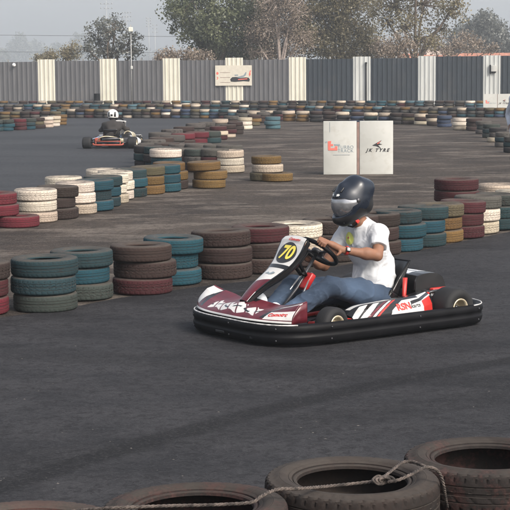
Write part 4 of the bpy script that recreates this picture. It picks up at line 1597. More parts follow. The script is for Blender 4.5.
MB().lathe([(.001,.03),(.02,.028),(.022,0)], 14, Matrix.Translation((.475,.03,.43)) @ Matrix.Rotation(rad(-38),4,'Y'), closed=False).build('cap', M['black_plastic'], tank)
# pedals
for s in (1,-1):
    pb2 = MB(); pb2.tube([(.80,.13*s,.07),(.84,.13*s,.2)], .008, 6); pb2.tube([(.84,.08*s,.2),(.84,.18*s,.2)], .01, 6)
    pb2.build('pedal', M['steel'], kart)


# side pods
def pod(s):
    def f(u, v):
        x = .40-.80*u
        prof = [(.40,.215),(.50,.225),(.565,.208),(.60,.165),(.61,.10),(.58,.06)]
        q = v*(len(prof)-1); i = min(int(q), len(prof)-2); q -= i
        y = prof[i][0]*(1-q)+prof[i+1][0]*q; z = prof[i][1]*(1-q)+prof[i+1][1]*q
        env = 1-max(0, (.18-u)/.18)**2*.35
        rise = .045*u
        if u > .78: y -= (u-.78)*.35
        if u < .15: y -= (.15-u)*.25
        return (x, y*s, .06+(z-.06)*env+rise*(z-.06)/.18)
    def m(u, v):
        # v .35 - .85 is the outer face
        if v < .22: return 1 if (.05 < u < .5 and .05 < v < .16) else 2
        w_ = (v-.22)/.5
        if w_ > 1: return 2
        for (c, sl_, hw, k_) in ((.07,.20,.055,1),(.21,.22,.045,1),(.305,.26,.022,0),(.36,.26,.020,1),(.41,.26,.018,3)):
            d = u-c+sl_*(w_-.3)*1.5-.05*w_*w_
            if abs(d) < hw*(1-.35*abs(w_-.5)): return k_
        if .43 < u+.1*(w_-.5):
            if u > .80+.10*w_*0 and w_ > .45-(u-.8)*.6: return 3 if u < .97 else 2
            if u > .66 and abs(w_-.22-(.92-u)*.9) < .09: return 2
            if u+.34*(w_-.5) < .475: return 2
            if w_ < .16 and u < .8: return 2
            return 1 if w_ < .92 else 2
        return 2
    b = MB(); b.grid(f, 320, 100, m)
    o = b.build('side_pod', [M['maroon'], M['white_decal'], M['black_gloss'], M['red']], kart)
    solid(o, .005)
    return o, f
for s in (1, -1):
    po, pf = pod(s)
    if s == 1:
        A_, B_ = Vector(pf(.50,.52)), Vector(pf(.72,.52))
        up_ = (Vector(pf(.6,.44))-Vector(pf(.6,.62))).normalized()
        xx = (B_-A_).normalized(); zz_ = xx.cross(up_).normalized(); yy_ = zz_.cross(xx)
        def pm(u_, v_): return Matrix.Translation(Vector(pf(u_, v_))+zz_*.004) @ Matrix((xx, yy_, zz_)).transposed().to_4x4()
        text('lettering', 'RSN', .075, pm(.56,.52), M['red'], po, bold=.003)
        text('lettering', 'karts', .046, pm(.70,.54), M['sign_black'], po, shear=.3, bold=.001)

# seat
def seat_f(u, v):
    path = [(.10,.135),(-.02,.075),(-.20,.055),(-.335,.09),(-.405,.20),(-.445,.33),(-.49,.47)]
    hw = [.15,.18,.195,.20,.20,.19,.165]
    lip = [.02,.07,.13,.17,.16,.10,.02]
    q = v*(len(path)-1); i = min(int(q), len(path)-2); f_ = q-i
    L_ = lambda a: a[i]*(1-f_)+a[i+1]*f_
    px_, pz_ = L_([p[0] for p in path]), L_([p[1] for p in path])
    j = min(i+1, len(path)-1)
    tx, tz = path[j][0]-path[i][0], path[j][1]-path[i][1]
    l = math.hypot(tx, tz); nx, nz = -tz/l, tx/l
    if nz < 0 and v < .4: nx, nz = -nx, -nz
    if v >= .4 and nx < 0: nx, nz = -nx, -nz
    s = u*2-1
    k_ = abs(s)**3
    y = L_(hw)*math.copysign(min(1, abs(s)*1.25), s)
    return (px_+nx*L_(lip)*k_, y, pz_+nz*L_(lip)*k_)
sb_ = MB(); sb_.grid(seat_f, 40, 48)
seat = solid(sb_.build('seat', M['black_gloss'], kart), .008)
eg = MB()
eg.tube([seat_f(1.0, i/30) for i in range(31)], .0065, 6); eg.tube([seat_f(0.0, i/30) for i in range(31)], .0065, 6); eg.tube([seat_f(i/24, 1.0) for i in range(25)], .0065, 6)
eg.build('seat_rim', M['black_plastic'], seat)
for s in (1,-1):
    stay = MB()
    stay.tube([(-.36,.245*s,.36),(-.345,.25*s,.22),(-.30,.29*s,.08)], [.019,.017,.016], 8)
    stay.build('seat_stay', M['red'], kart)

# engine and rear cover
eb = MB()
eb.box((-.34,-.42,.15),(.22,.2,.16), bev=.02)
for i in range(4): eb.box((-.34,-.42,.240+i*.014),(.18,.17,.006))
eb.build('engine', M['gunmetal'], kart)
def cover(u, v):
    # arch: from the front edge over the top and down at the back; v runs across
    x = [-.46,-.465,-.49,-.545,-.615,-.685,-.74,-.77,-.78]; z = [.25,.325,.362,.375,.378,.370,.338,.28,.20]
    q = u*(len(x)-1); i = min(int(q), len(x)-2); f_ = q-i
    y = -.25+.50*v
    ed = 1-.04*(abs(v*2-1)**6)
    return ((x[i]*(1-f_)+x[i+1]*f_), y, .2+((z[i]*(1-f_)+z[i+1]*f_)-.2)*ed)
def cover_m(u, v):
    if .30 < u < .62 and .10 < v < .72: return 1 if not (.43 < u < .47) else 0  # band on top is the white highlight, put into the colour
    return 0
cv = MB(); cv.grid(cover, 48, 30, cover_m)
rc = solid(cv.build('rear_cover', [M['black_gloss'], M['cover_highlight']], kart), .006)
for y in (-.251, .251):
    side = MB()
    prof = [cover(i/24, .5) for i in range(25)]
    pts = [(p[0], p[2]) for p in prof]
    n_ = len(pts)
    side.add([(x, y, z) for x, z in pts]+[(-.46, y, .2)], [tuple(range(n_+1))], 0, False)
    solid(side.build('cover_side', M['helmet_black'], rc), .005)
mis = MB()
mis.box((-.58,.20,.22),(.16,.2,.05), bev=.012); mis.box((-.50,.33,.20),(.05,.07,.12), bev=.01)
mis.tube(catmull([(-.42,.30,.20),(-.5,.38,.25),(-.62,.36,.25),(-.7,.25,.24)], 6), .012, 8)
mis.build('exhaust_bracket', M['gunmetal'], kart)
rd = MB()
rd.box((-.42,.36,.20),(.10,.05,.07), bev=.01); rd.box((-.66,.30,.25),(.16,.05,.03), bev=.01); rd.tube([(-.38,.42,.16),(-.46,.40,.25)], .012, 8)
rd.build('brake_bracket', M['red'], kart)
br = MB()
br.lathe([(.03,.006),(.095,.006),(.095,-.006),(.03,-.006)], 32, Matrix.Translation((-.57,.3,.145)) @ Matrix.Rotation(PI/2,4,'X'))
br.build('brake_disc', M['steel'], kart)

# ------------------------------------------------------------------ driver
driver = empty('person', KM @ Matrix.Translation((-.2,0,0)), 'kart driver in dark full-face helmet, white T-shirt and jeans, both hands on the wheel', 'person')
DI = Matrix.Translation((.2,0,0))     # body meshes are given in kart coordinates


def finger(P, pts, r0, r1, k=.006):
    out = []
    n = len(pts)-1
    for i in range(n):
        a, b_ = r0+(r1-r0)*i/n, r0+(r1-r0)*(i+1)/n
        out.append(('cap', pts[i], pts[i+1], a, b_, k if i else .010))
    return out


def grip_hand(wrist, rimc, tang, outward, over):
    """palm behind the rim, four fingers over it, thumb along the near side. tang: along rim; outward: away from palm across the rim; over: up"""
    w_, c_ = Vector(wrist), Vector(rimc)
    kn = c_ - outward*.030 + over*.030
    pr = [('cap', tuple(w_), tuple(w_.lerp(kn, .55)), .026, .027, .01)]
    for i in range(4):
        o = tang*(i-1.5)*.0205
        k0 = kn+o
        pr.append(('cap', tuple(w_.lerp(kn, .35)+o*.5), tuple(k0), .017, .0125, .012))
        L = (.88, 1.0, .96, .78)[i]
        f1 = k0 + outward*.034*L + over*.010
        f2 = f1 + outward*.016*L - over*.022*L
        f3 = f2 - outward*.012*L - over*.020*L
        pr += finger(None, [tuple(k0), tuple(f1), tuple(f2), tuple(f3)], .0105, .0078, .003)
    tb = w_.lerp(kn, .35) - tang*.030
    t1 = tb - tang*.018 + outward*.022 - over*.012
    t2 = t1 + outward*.024 - over*.016 + tang*.008
    pr += finger(None, [tuple(w_.lerp(kn, .2)-tang*.012), tuple(tb), tuple(t1), tuple(t2)], .0135, .0095, .006)
    return pr


def rimp(a): return wc+(Vector((0,1,0))*math.cos(a)+un*math.sin(a))*.16
aN, aF = rad(38), rad(178)
tN = (-Vector((0,1,0))*math.sin(aN)+un*math.cos(aN)).normalized()
tF = -(-Vector((0,1,0))*math.sin(aF)+un*math.cos(aF)).normalized()
rN, rF = rimp(aN), rimp(aF)
LS, LE, LW = (-.165,.175,.715), (-.055,.275,.555), (.215,.195,.612)
RS, RE, RW = (-.135,-.175,.715), (.03,-.265,.435), (.245,-.20,.515)
outN = (rN-Vector(LW)); outN -= tN*outN.dot(tN); outN.normalize()
ovN = tN.cross(outN); ovN = ovN if ovN.z > 0 else -ovN
outF = (rF-Vector(RW)); outF -= tF*outF.dot(tF); outF.normalize()
ovF = tF.cross(outF); ovF = ovF if ovF.z > 0 else -ovF
body = [('cap',(-.26,.0,.20),(-.27,0,.40),.13,.115,.06), ('cap',(-.27,0,.40),(-.20,0,.64),.115,.125,.06), ('ell',(-.19,0,.60),(.10,.165,.15),None,.05),
 ('cap',(-.18,.0,.70),(-.10,0,.80),.075,.055,.05), ('cap',(-.10,0,.80),(-.05,0,.88),.053,.052,.03), ('cap',(-.16,-.15,.715),(-.16,.15,.715),.06,.06,.05),
 # head with face, inside the helmet
 ('ell',(-.015,0,.965),(.085,.07,.105),None,.03), ('ell',(.035,0,.905),(.05,.05,.055),None,.03), ('cap',(.075,0,.955),(.095,0,.925),.010,.014,.01), ('cap',(.062,-.02,.895),(.062,.02,.895),.012,.012,.01),
 ('ell',(-.02,.072,.955),(.018,.010,.03),None,.006), ('ell',(-.02,-.072,.955),(.018,.010,.03),None,.006),
 # arms
 ('cap',LS,LE,.050,.041,.03), ('cap',LE,Vector(LE).lerp(Vector(LW),.35),.040,.040,.012), ('cap',Vector(LE).lerp(Vector(LW),.35),LW,.040,.026,.02),
 ('cap',RS,RE,.050,.041,.03), ('cap',RE,Vector(RE).lerp(Vector(RW),.35),.040,.040,.012), ('cap',Vector(RE).lerp(Vector(RW),.35),RW,.040,.026,.02),
 ('ell',tuple(Vector(LE).lerp(Vector(LW),.28)+Vector((0,.006,.006))),(.046,.043,.041),None,.03), ('ell',tuple(Vector(RE).lerp(Vector(RW),.28)),(.046,.043,.041),None,.03),
 # legs inside the jeans
 ('cap',(-.24,.10,.19),(.33,.185,.345),.075,.052,.03), ('cap',(.33,.185,.345),(.73,.14,.16),.050,.036,.02),
 ('cap',(-.24,-.10,.19),(.42,-.16,.325),.075,.052,.03), ('cap',(.42,-.16,.325),(.70,-.11,.16),.050,.036,.02),
 ('cap',(.73,.14,.15),(.80,.135,.19),.030,.028,.02), ('cap',(.70,-.11,.15),(.745,-.11,.21),.030,.028,.02)]
body += grip_hand(LW, rN, tN, outN, ovN) + grip_hand(RW, rF, tF, outF, ovF)
sdf_mesh('body', body, .0068, M['skin'], driver, M=DI)

# T-shirt
sl_end = Vector(LS).lerp(Vector(LE), .62)
ld = (Vector(LE)-Vector(LS)).normalized()
sr_end = Vector(RS).lerp(Vector(RE), .55)
rd_ = (Vector(RE)-Vector(RS)).normalized()
shirt = [('cap',(-.27,0,.26),(-.275,0,.42),.140,.132,.05), ('cap',(-.275,0,.42),(-.205,0,.62),.135,.142,.05), ('ell',(-.185,0,.60),(.125,.19,.175),None,.05), ('ell',(-.24,0,.33),(.15,.175,.13),None,.05),
 ('cap',(-.165,-.13,.712),(-.165,.13,.712),.072,.072,.05), ('cap',(-.16,0,.72),(-.115,0,.80),.085,.066,.04),
 ('cap',LS,Vector(LS).lerp(Vector(LE),.68),.070,.066,.03), ('cap',RS,Vector(RS).lerp(Vector(RE),.62),.070,.066,.03),
 ('cut',tuple(sl_end),tuple(ld),.11), ('cut',tuple(sr_end),tuple(rd_),.11), ('cut',(-.105,0,.805),(.35,0,1),.085), ('cut',(-.27,0,.215),(-.1,0,-1),.26)]
f1 = folds(.0075, 40, 3); f2_ = folds(.013, 20, 9)
def ridge(ph, p=2.0): return (1-np.abs(np.sin(ph)))**p
def shirt_fold(x, y, z):
    k_ = np.clip((.66-z)/.3, .15, 1)
    wob = 1.4*np.sin(y*9+z*6)+.8*np.sin(x*17-z*11+y*5)
    low = np.clip((.60-z)/.16, 0, 1)
    d = -.010*ridge((z*.95+x*.62)*27+wob)*low                       # folds sagging across the waist
    d -= .007*ridge((z*.5-x*1.0+y*.3)*25+1.3*wob+1)*np.clip((.64-z)/.10, 0, 1)*np.clip((z-.36)/.12, 0, 1)
    arm = np.clip((np.abs(y)-.16)/.05, 0, 1)
    d -= .0045*ridge((z*1.0-x*.6+np.abs(y)*.8)*30+wob, 1.4)*arm         # creases of the sleeve
    d -= .008*ridge((x*.7+y*1.1*np.sign(y)-z*.9)*24+.8*wob+2)*np.clip((.10-np.abs(z-.66))/.06, 0, 1)*(1-arm)
    return (f1(x, y, z)+f2_(x, y, z))*k_*.45+d
shirt_o = sdf_mesh('shirt', shirt, .0066, M['shirt'], driver, fold=shirt_fold, M=DI)
# printed patch on the chest and the sleeve hem
def on_surface(o, p, d):
    bpy.context.view_layer.update()
    dg = bpy.context.evaluated_depsgraph_get()
    ev = o.evaluated_get(dg)
    ok, loc_, nrm, _ = ev.ray_cast(Vector(p), Vector(d))
    return (loc_, nrm) if ok else (Vector(p), -Vector(d))
pt = MB()
M['patch_yellow'] = pmat('patch_yellow', (.50,.52,.12), .85, var=.15)
def patch(mb, cx, cz, rx, rz, off, n=9, m=26, fn=None):
    o0 = Vector((.30, .26, 0))
    rows = []
    dirv = Vector((-.80, -.60, 0)).normalized()
    side = Vector((-.60, .80, 0)).normalized()
    vs = []
    for i in range(n+1):
        for j in range(m):
            a = 2*PI*j/m
            rr = i/n
            q = Vector((0,0,cz)) + o0 + side*(cx+rx*rr*math.cos(a)) + Vector((0,0,rz*rr*math.sin(a)*(1+.18*math.sin(a))))
            h, nn = on_surface(shirt_o, q-DI.translation*0, dirv)
            vs.append(h+nn*off)
    fs = []
    for i in range(n):
        for j in range(m):
            k2 = (j+1) % m
            fs.append((i*m+j, (i+1)*m+j, (i+1)*m+k2, i*m+k2))
    mb.add(vs, fs)
patch(pt, -.035, .652, .045, .046, .011)
pp_ = pt.build('printed_patch', M['patch_yellow'], shirt_o)
pt = MB(); patch(pt, -.042, .662, .007, .007, .0135, 2, 12); pt.build('red_dot', M['red'], pp_)

# jeans
jeans = [('cap',(-.265,-.02,.19),(-.265,.02,.26),.150,.135,.05), ('cap',(-.25,.10,.185),(.02,.145,.27),.105,.098,.05), ('cap',(.02,.145,.27),(.33,.185,.345),.098,.074,.04), ('cap',(.33,.185,.345),(.55,.163,.245),.073,.066,.03), ('cap',(.55,.163,.245),(.72,.14,.16),.066,.058,.02),
 ('cap',(-.25,-.10,.185),(.1,-.135,.26),.105,.095,.05), ('cap',(.1,-.135,.26),(.42,-.16,.325),.095,.074,.04), ('cap',(.42,-.16,.325),(.70,-.11,.16),.073,.058,.03),
 ('cut',(-.27,0,.285),(-.25,0,1),.24), ('cut',(.715,.14,.16),(1,0,-.5),.10), ('cut',(.69,-.11,.16),(1,0,-.55),.10)]
g1, g2 = folds(.0060, 36, 5), folds(.008, 19, 6)
def jean_fold(x, y, z):
    k_ = .5+.8*np.exp(-((x-.33)/.12)**2)+.7*np.exp(-((x+.12)/.12)**2)
    wob = 1.2*np.sin(y*16+x*7)+.7*np.sin(x*23-z*15)
    hip = np.exp(-((x+.10)/.13)**2)
    knee = np.exp(-((x-.36)/.10)**2)
    sh = np.clip((x-.42)/.12, 0, 1)
    d = -.013*ridge((x*1.0+z*.7+np.abs(y)*.5)*24+wob)*hip
    d -= .010*ridge((x*.9-z*1.0)*30+wob+.7)*knee
    d -= .009*ridge((x*1.0+z*.9)*34+wob)*sh
    d -= .007*ridge((x*.35+z*1.1+y*.6)*19+1.5*wob+2)*np.clip(1-hip-knee, 0, 1)
    return (g1(x, y, z)+g2(x, y, z))*.34*k_+d
sdf_mesh('jeans', jeans, .0068, M['denim'], driver, fold=jean_fold, M=DI)
# shoes
for (a_, b_, c_) in (((.70,-.11,.10),(.775,-.105,.27),(.745,-.11,.16)), ((.735,.14,.09),(.815,.135,.225),(.775,.14,.14))):
    d_ = (Vector(b_)-Vector(a_)).normalized()
    prm = [('cap',a_,c_,.042,.045,.03), ('cap',c_,b_,.045,.036,.03), ('ell',tuple(Vector(b_)-d_*.03),(.05,.045,.05),None,.03)]
    sdf_mesh('shoe', prm, .007, M['shoe'], driver, M=DI)
# watch on the near wrist
wv_ = (Vector(LW)-Vector(LE)).normalized()
wp = Vector(LE).lerp(Vector(LW), .90)
rot = wv_.to_track_quat('Z','Y').to_matrix().to_4x4()
wb = MB()
wb.lathe([(.030,-.011),(.034,-.011),(.034,.011),(.030,.011)], 28, Matrix.Translation(wp) @ rot)
wa = wb.build('watch', M['red'], driver, DI)
cam_local = (KM.inverted() @ CP - wp).normalized()
nrm = (cam_local - wv_*cam_local.dot(wv_) + Vector((.0,.2,.35)) - wv_*Vector((0,.2,.35)).dot(wv_)).normalized()
rt = Matrix((wv_.cross(nrm), wv_, nrm)).transposed().to_4x4()
wb = MB(); wb.box((0,0,0),(.034,.036,.012), bev=.005)
wf = wb.build('watch_case', M['black_gloss'], wa, Matrix.Translation(wp+nrm*.038) @ rt)
wb = MB(); wb.box((0,0,.0072),(.022,.022,.002)); wb.build('watch_face', M['sign_white'], wf)

# helmet
HM = DI @ Matrix.Translation((-.035, 0, .962)) @ Matrix.Rotation(rad(-4), 4, 'Z') @ Matrix.Rotation(rad(15), 4, 'Y') @ Matrix.Scale(.96, 4)
hprims = [('ell',(-.01,0,.025),(.180,.134,.138),None,.03), ('ell',(.015,0,-.04),(.170,.128,.112),None,.04), ('ell',(.085,0,-.105),(.105,.100,.070),None,.05), ('ell',(-.03,0,-.075),(.13,.116,.075),None,.04),
 ('cap',(.13,0,-.12),(.180,0,-.105),.045,.030,.05),
 ('cap',(-.06,-.055,.105),(-.150,-.055,.070),.060,.040,.06), ('cap',(-.06,.055,.105),(-.150,.055,.070),.060,.040,.06), ('cap',(-.06,0,.115),(-.158,0,.080),.055,.036,.06),
 ('cap',(-.05,0,.13),(.06,0,.140),.035,.02,.05)]
def h_mat(c):
    x, y, z = c[:,0], c[:,1], c[:,2]
    blk = (z < -.06-.30*x+.02*np.sin(x*40)) | (z < -.085)
    white = (np.abs(z-(.118-.20*x)) < .006) & (x > .135) & (np.abs(y) > .02)
    vent = (x > .10) & (np.abs(y) < .03) & (np.abs(z+.115) < .014)
    return np.where(white, 2, np.where(blk | vent, 1, 0))
open_ = ('sub',(.175,0,-.008),(.135,.150,.074),Matrix.Rotation(rad(-4),3,'Y'),0)
hshell = sdf_mesh('helmet', hprims+[('sub',(0,0,-.03),(.135,.102,.125),None,0), ('sub',(-.01,0,-.15),(.095,.085,.09),None,0), open_], .0068, [M['helmet_navy'], M['helmet_black'], M['helmet_white']], driver, mat_fn=h_mat, M=HM)
t = NT('visor')
lw = t.n('ShaderNodeLayerWeight'); lw.inputs['Blend'].default_value = .35
co = t.n('ShaderNodeTexCoord').outputs['Object']
vb = t.bsdf(t.mix(t.ramp(t.noise(co, 9, 4), .3, .7), (.19,.195,.21), (.36,.365,.385)), .12, .65)  # uneven grey in the colour stands in for reflections
M['visor'] = t.mat
# visor: a thin shell bulging over the opening
vis = MB()
def vis_f(u, v):
    a = (u*2-1)*rad(78)
    zz = -.086+.150*v
    k_ = 1-.15*((v-.5)*1.7)**2
    rx_, ry_ = .192*k_, .138*k_
    taper = 1-.62*(abs(u*2-1)**2.2)
    zc = .018
    return (-.005+rx_*math.cos(a), ry_*math.sin(a), zc+(zz-zc)*taper)
vis.grid(vis_f, 48, 16)
vz = solid(vis.build('visor', M['visor'], hshell), .004, 0)
vn = MB()
for s in (-1, 1):
    vn.box((.105,.052*s,.122),(.05,.016,.012), Matrix.Rotation(rad(32),3,'Y'), bev=.005)
    vn.box((.165,.045*s,-.135),(.012,.035,.014), Matrix.Rotation(rad(20)*s,3,'Z'), bev=.004)
    vn.box((-.06,.118*s,.045),(.07,.012,.014), Matrix.Rotation(rad(-12),3,'Y'), bev=.005)
vn.build('vent', M['helmet_black'], hshell)
vt = MB()
vt.tube([vis_f(i/40, 1) for i in range(41)], .0045, 6); vt.tube([vis_f(i/40, 0) for i in range(41)], .0045, 6)
for s in (-1, 1):
    vt.lathe([(.001,.008),(.016,.007),(.02,0)], 18, Matrix.Translation((.030,.136*s,.016)) @ Matrix.Rotation(-PI/2*s,4,'X'), closed=False)
vt.build('visor_rim', M['gunmetal'], vz)
sp_ = MB()
sp_.tube([(.03,.075,-.135),(.05,.06,-.185),(.07,.03,-.20),(.075,-.02,-.195),(.05,-.07,-.14)], .009, 6)
sp_.build('chin_strap', M['helmet_black'], hshell)
st_ = MB(); st_.box((.052,.085,-.150),(.030,.010,.042), Matrix.Rotation(.5,3,'Y'), bev=.004); st_.build('strap_tab', M['red'], hshell)

# ------------------------------------------------------------------ second kart, far on the left, seen from behind
p = at(109.5, 149)
BM = Matrix.Translation((p.x, p.y+.15, 0)) @ Matrix.Rotation(PI/2-rad(7), 4, 'Z')
k2 = empty('racing_kart', BM, 'distant kart with orange-red rear bar driving away at the left', 'kart')
# origin under the rear axle, x forward
wheel(k2, (0,.56,.145), .145, .22, .07, 0, 1)
wheel(k2, (0,-.56,.145), .145, .22, .07, 0, -1)
wheel(k2, (1.05,.52,.13), .13, .13, .066, rad(-14), 1)
wheel(k2, (1.05,-.52,.13), .13, .13, .066, rad(-14), -1)
b = MB()
b.tube(catmull([(-.20,.37,.13),(-.24,.34,.105),(-.25,.2,.10),(-.25,-.2,.10),(-.24,-.34,.105),(-.20,-.37,.13)], 5), .022, 10)
b.tube([(-.22,.31,.19),(-.23,0,.185),(-.22,-.31,.19)], .011, 8)
b.tube([(-.23,.3,.10),(-.22,.3,.19)], .012, 6); b.tube([(-.23,-.3,.10),(-.22,-.3,.19)], .012, 6)
b.build('rear_bar', M['orange_bar'], k2)
b = MB()
for s in (1,-1): b.tube(catmull([(-.22,.26*s,.10),(.1,.28*s,.07),(.6,.28*s,.06),(1.05,.2*s,.07),(1.5,.17*s,.07)], 5), .016, 8)
b.tube([(0,-.56,.145),(0,.56,.145)], .02, 8); b.tube([(1.05,-.5,.12),(1.05,.5,.12)], .014, 8)
b.build('frame', M['gunmetal'], k2)
MB().box((.75,0,.045),(1.3,.46,.01)).build('floor_tray', M['gunmetal'], k2)
for s in (1,-1):
    b = MB()
    b.grid(lambda u, v, s=s: (.22+.62*u, s*(.36+.26*math.sin(v*PI*.5)), .25-.17*(v**1.6)+.03*u), 10, 10)
    solid(b.build('side_pod', M['blue_pod'] if s > 0 else M['white_decal'], k2), .01)
def nose2(u, v):
    s = u*2-1
    return (1.62-.14*abs(s)**3-.35*v, .52*s, .16+.09*min(1, v*2.5)+.03*abs(s))
b = MB(); b.grid(nose2, 24, 8); solid(b.build('nose_fairing', M['white_decal'], k2), .01)
def fp2(u, v):
    s = u*2-1
    return (1.35-.42*v, s*(.10+.12*v), .27+.36*v+.02*(1-s*s))
b = MB(); b.grid(fp2, 12, 12); pn2 = solid(b.build('front_panel', M['white_decal'], k2), .02)
b = MB(); ring = [Vector((.92,0,.60))+(Vector((0,1,0))*math.cos(a)+Vector((.72,0,.69))*math.sin(a))*.16 for a in [2*PI*i/32 for i in range(32)]]
b.tube(ring, .016, 8, closed=True); b.tube([(.92,-.15,.6),(.92,.15,.6)], .011, 6); b.tube([(.93,0,.59),(1.35,0,.12)], .012, 6)
b.build('steering_wheel', M['black_plastic'], k2)
def seat2(u, v):
    x, y, z = seat_f(u, v); return (x+.52, y, z)
b = MB(); b.grid(seat2, 24, 24); solid(b.build('seat', M['black_gloss'], k2), .01)
b = MB(); b.box((.16,-.36,.17),(.26,.22,.2), bev=.02)
for i in range(5): b.box((.16,-.36,.285+i*.016),(.2,.18,.007))
b.tube(catmull([(.1,-.28,.2),(-.05,-.2,.24),(-.12,0,.24),(-.1,.15,.22)], 5), .035, 8)
b.build('engine', M['gunmetal'], k2)
b = MB(); b.box((.14,.34,.19),(.18,.12,.14), bev=.03); b.build('fuel_canister', M['orange_bar'], k2)
def guard(u, v):
    a = PI*u
    return (.18+.4*v, -.41+.12*math.cos(a), .26+.16*math.sin(a)*(1-.25*v))
b = MB(); b.grid(guard, 16, 8); solid(b.build('engine_guard', M['rim'], k2), .02)
b = MB(); b.tube(catmull([(.02,.30,.16),(-.06,.25,.26),(-.03,.1,.3),(.02,-.1,.28),(-.05,-.28,.24)], 5), .014, 6); b.box((-.02,-.30,.2),(.1,.08,.1), bev=.02); b.build('exhaust_pipe', M['rim'], k2)

d2 = empty('person', BM @ Matrix.Translation((.25,0,0)), 'far kart driver in a dark jacket and white patterned helmet seen from behind', 'person')
D2 = Matrix.Translation((-.25,0,0)) @ Matrix.Diagonal((1,1,.85,1))
X = .42
body2 = [('cap',(X-.2,0,.2),(X-.2,0,.42),.13,.12,.06), ('cap',(X-.2,0,.42),(X-.13,0,.64),.12,.13,.06), ('cap',(X-.1,-.16,.69),(X-.1,.16,.69),.06,.06,.05), ('cap',(X-.1,0,.70),(X-.03,0,.86),.06,.05,.04), ('ell',(X+.0,0,.93),(.09,.075,.11),None,.02),
 ('cap',(X-.08,.18,.68),(X+.06,.29,.52),.05,.04,.03), ('cap',(X+.06,.29,.52),(X+.36,.17,.60),.04,.03,.02), ('cap',(X+.36,.17,.60),(X+.43,.15,.62),.032,.03,.02),
 ('cap',(X-.08,-.18,.68),(X+.05,-.31,.54),.05,.04,.03), ('cap',(X+.05,-.31,.54),(X+.36,-.17,.60),.04,.03,.02), ('cap',(X+.36,-.17,.60),(X+.43,-.15,.62),.032,.03,.02),
 ('cap',(X-.2,.1,.18),(X+.38,.19,.34),.075,.055,.03), ('cap',(X+.38,.19,.34),(X+.78,.13,.14),.05,.04,.02), ('cap',(X-.2,-.1,.18),(X+.38,-.19,.34),.075,.055,.03), ('cap',(X+.38,-.19,.34),(X+.78,-.13,.14),.05,.04,.02),
 ('cap',(X+.78,.13,.12),(X+.84,.13,.22),.038,.034,.02), ('cap',(X+.78,-.13,.12),(X+.84,-.13,.22),.038,.034,.02)]
for sgn_ in (1,-1):
    for i in range(4):
        y = sgn_*(.15+(i-1.5)*.02)
        body2 += finger(None, [(X+.43,y,.62),(X+.462,y,.630),(X+.472,y,.606),(X+.452,y,.590)], .011, .009, .004)
    body2 += finger(None, [(X+.40,sgn_*.115,.615),(X+.42,sgn_*.095,.61),(X+.445,sgn_*.10,.60)], .012, .010, .006)
sdf_mesh('body', body2, .014, M['skin'], d2, M=D2)
jk = [('cap',(X-.2,0,.24),(X-.2,0,.42),.165,.165,.06), ('cap',(X-.2,0,.42),(X-.13,0,.62),.165,.170,.06), ('ell',(X-.13,0,.60),(.14,.235,.16),None,.06), ('cap',(X-.1,-.17,.68),(X-.1,.17,.68),.085,.085,.05), ('cap',(X-.1,0,.7),(X-.05,0,.80),.08,.07,.04),
 ('cap',(X-.08,.19,.67),(X+.06,.30,.52),.085,.068,.03), ('cap',(X+.06,.30,.52),(X+.36,.175,.60),.066,.045,.02), ('cap',(X-.08,-.19,.67),(X+.05,-.32,.54),.085,.068,.03), ('cap',(X+.05,-.32,.54),(X+.36,-.175,.60),.066,.045,.02)]
fj = folds(.010, 24, 14)
sdf_mesh('jacket', jk, .016, M['dark_cloth'], d2, fold=fj, M=D2)
tr2 = [('cap',(X-.2,.0,.18),(X-.2,.0,.22),.15,.14,.05), ('cap',(X-.2,.1,.18),(X+.38,.19,.34),.10,.074,.03), ('cap',(X+.38,.19,.34),(X+.76,.13,.16),.072,.056,.02), ('cap',(X-.2,-.1,.18),(X+.38,-.19,.34),.10,.074,.03), ('cap',(X+.38,-.19,.34),(X+.76,-.13,.16),.072,.056,.02)]
sdf_mesh('trousers', tr2, .018, M['denim'], d2, fold=fj, M=D2)
def h2(c):
    x, y, z = c[:,0], c[:,1], c[:,2]
    k_ = (np.abs(np.abs(y)-.075) < .022) & (z > -.05) & (z < .09) & (x < 0)
    k_ |= (np.abs(y) < .03) & (z < .03) & (z > -.03) & (x < 0)
    k_ |= (z < -.075)
    return np.where(k_, 1, 0)
H2 = D2 @ Matrix.Translation((X+.0, 0, .945))
sdf_mesh('helmet', [('ell',(-.01,0,.02),(.155,.130,.145),None,.03), ('ell',(.02,0,-.05),(.15,.122,.105),None,.04), ('ell',(.07,0,-.10),(.10,.095,.07),None,.04)], .011, [M['helmet_white'], M['helmet_black']], d2, mat_fn=h2, M=H2)
b = MB()
b.grid(lambda u, v: ((.158)*math.cos((u*2-1)*1.15), .134*math.sin((u*2-1)*1.15), -.045+.10*v), 20, 6)
solid(b.build('visor', M['visor'], d2, H2), .006, 1)

# ------------------------------------------------------------------ man at the right edge
p = at(519.6, 190.5)
PMx = Matrix.Translation((p.x, p.y, 0)) @ Matrix.Rotation(rad(205), 4, 'Z')
man = empty('person', PMx, 'standing man at the right edge in pale grey shirt and navy trousers', 'person')
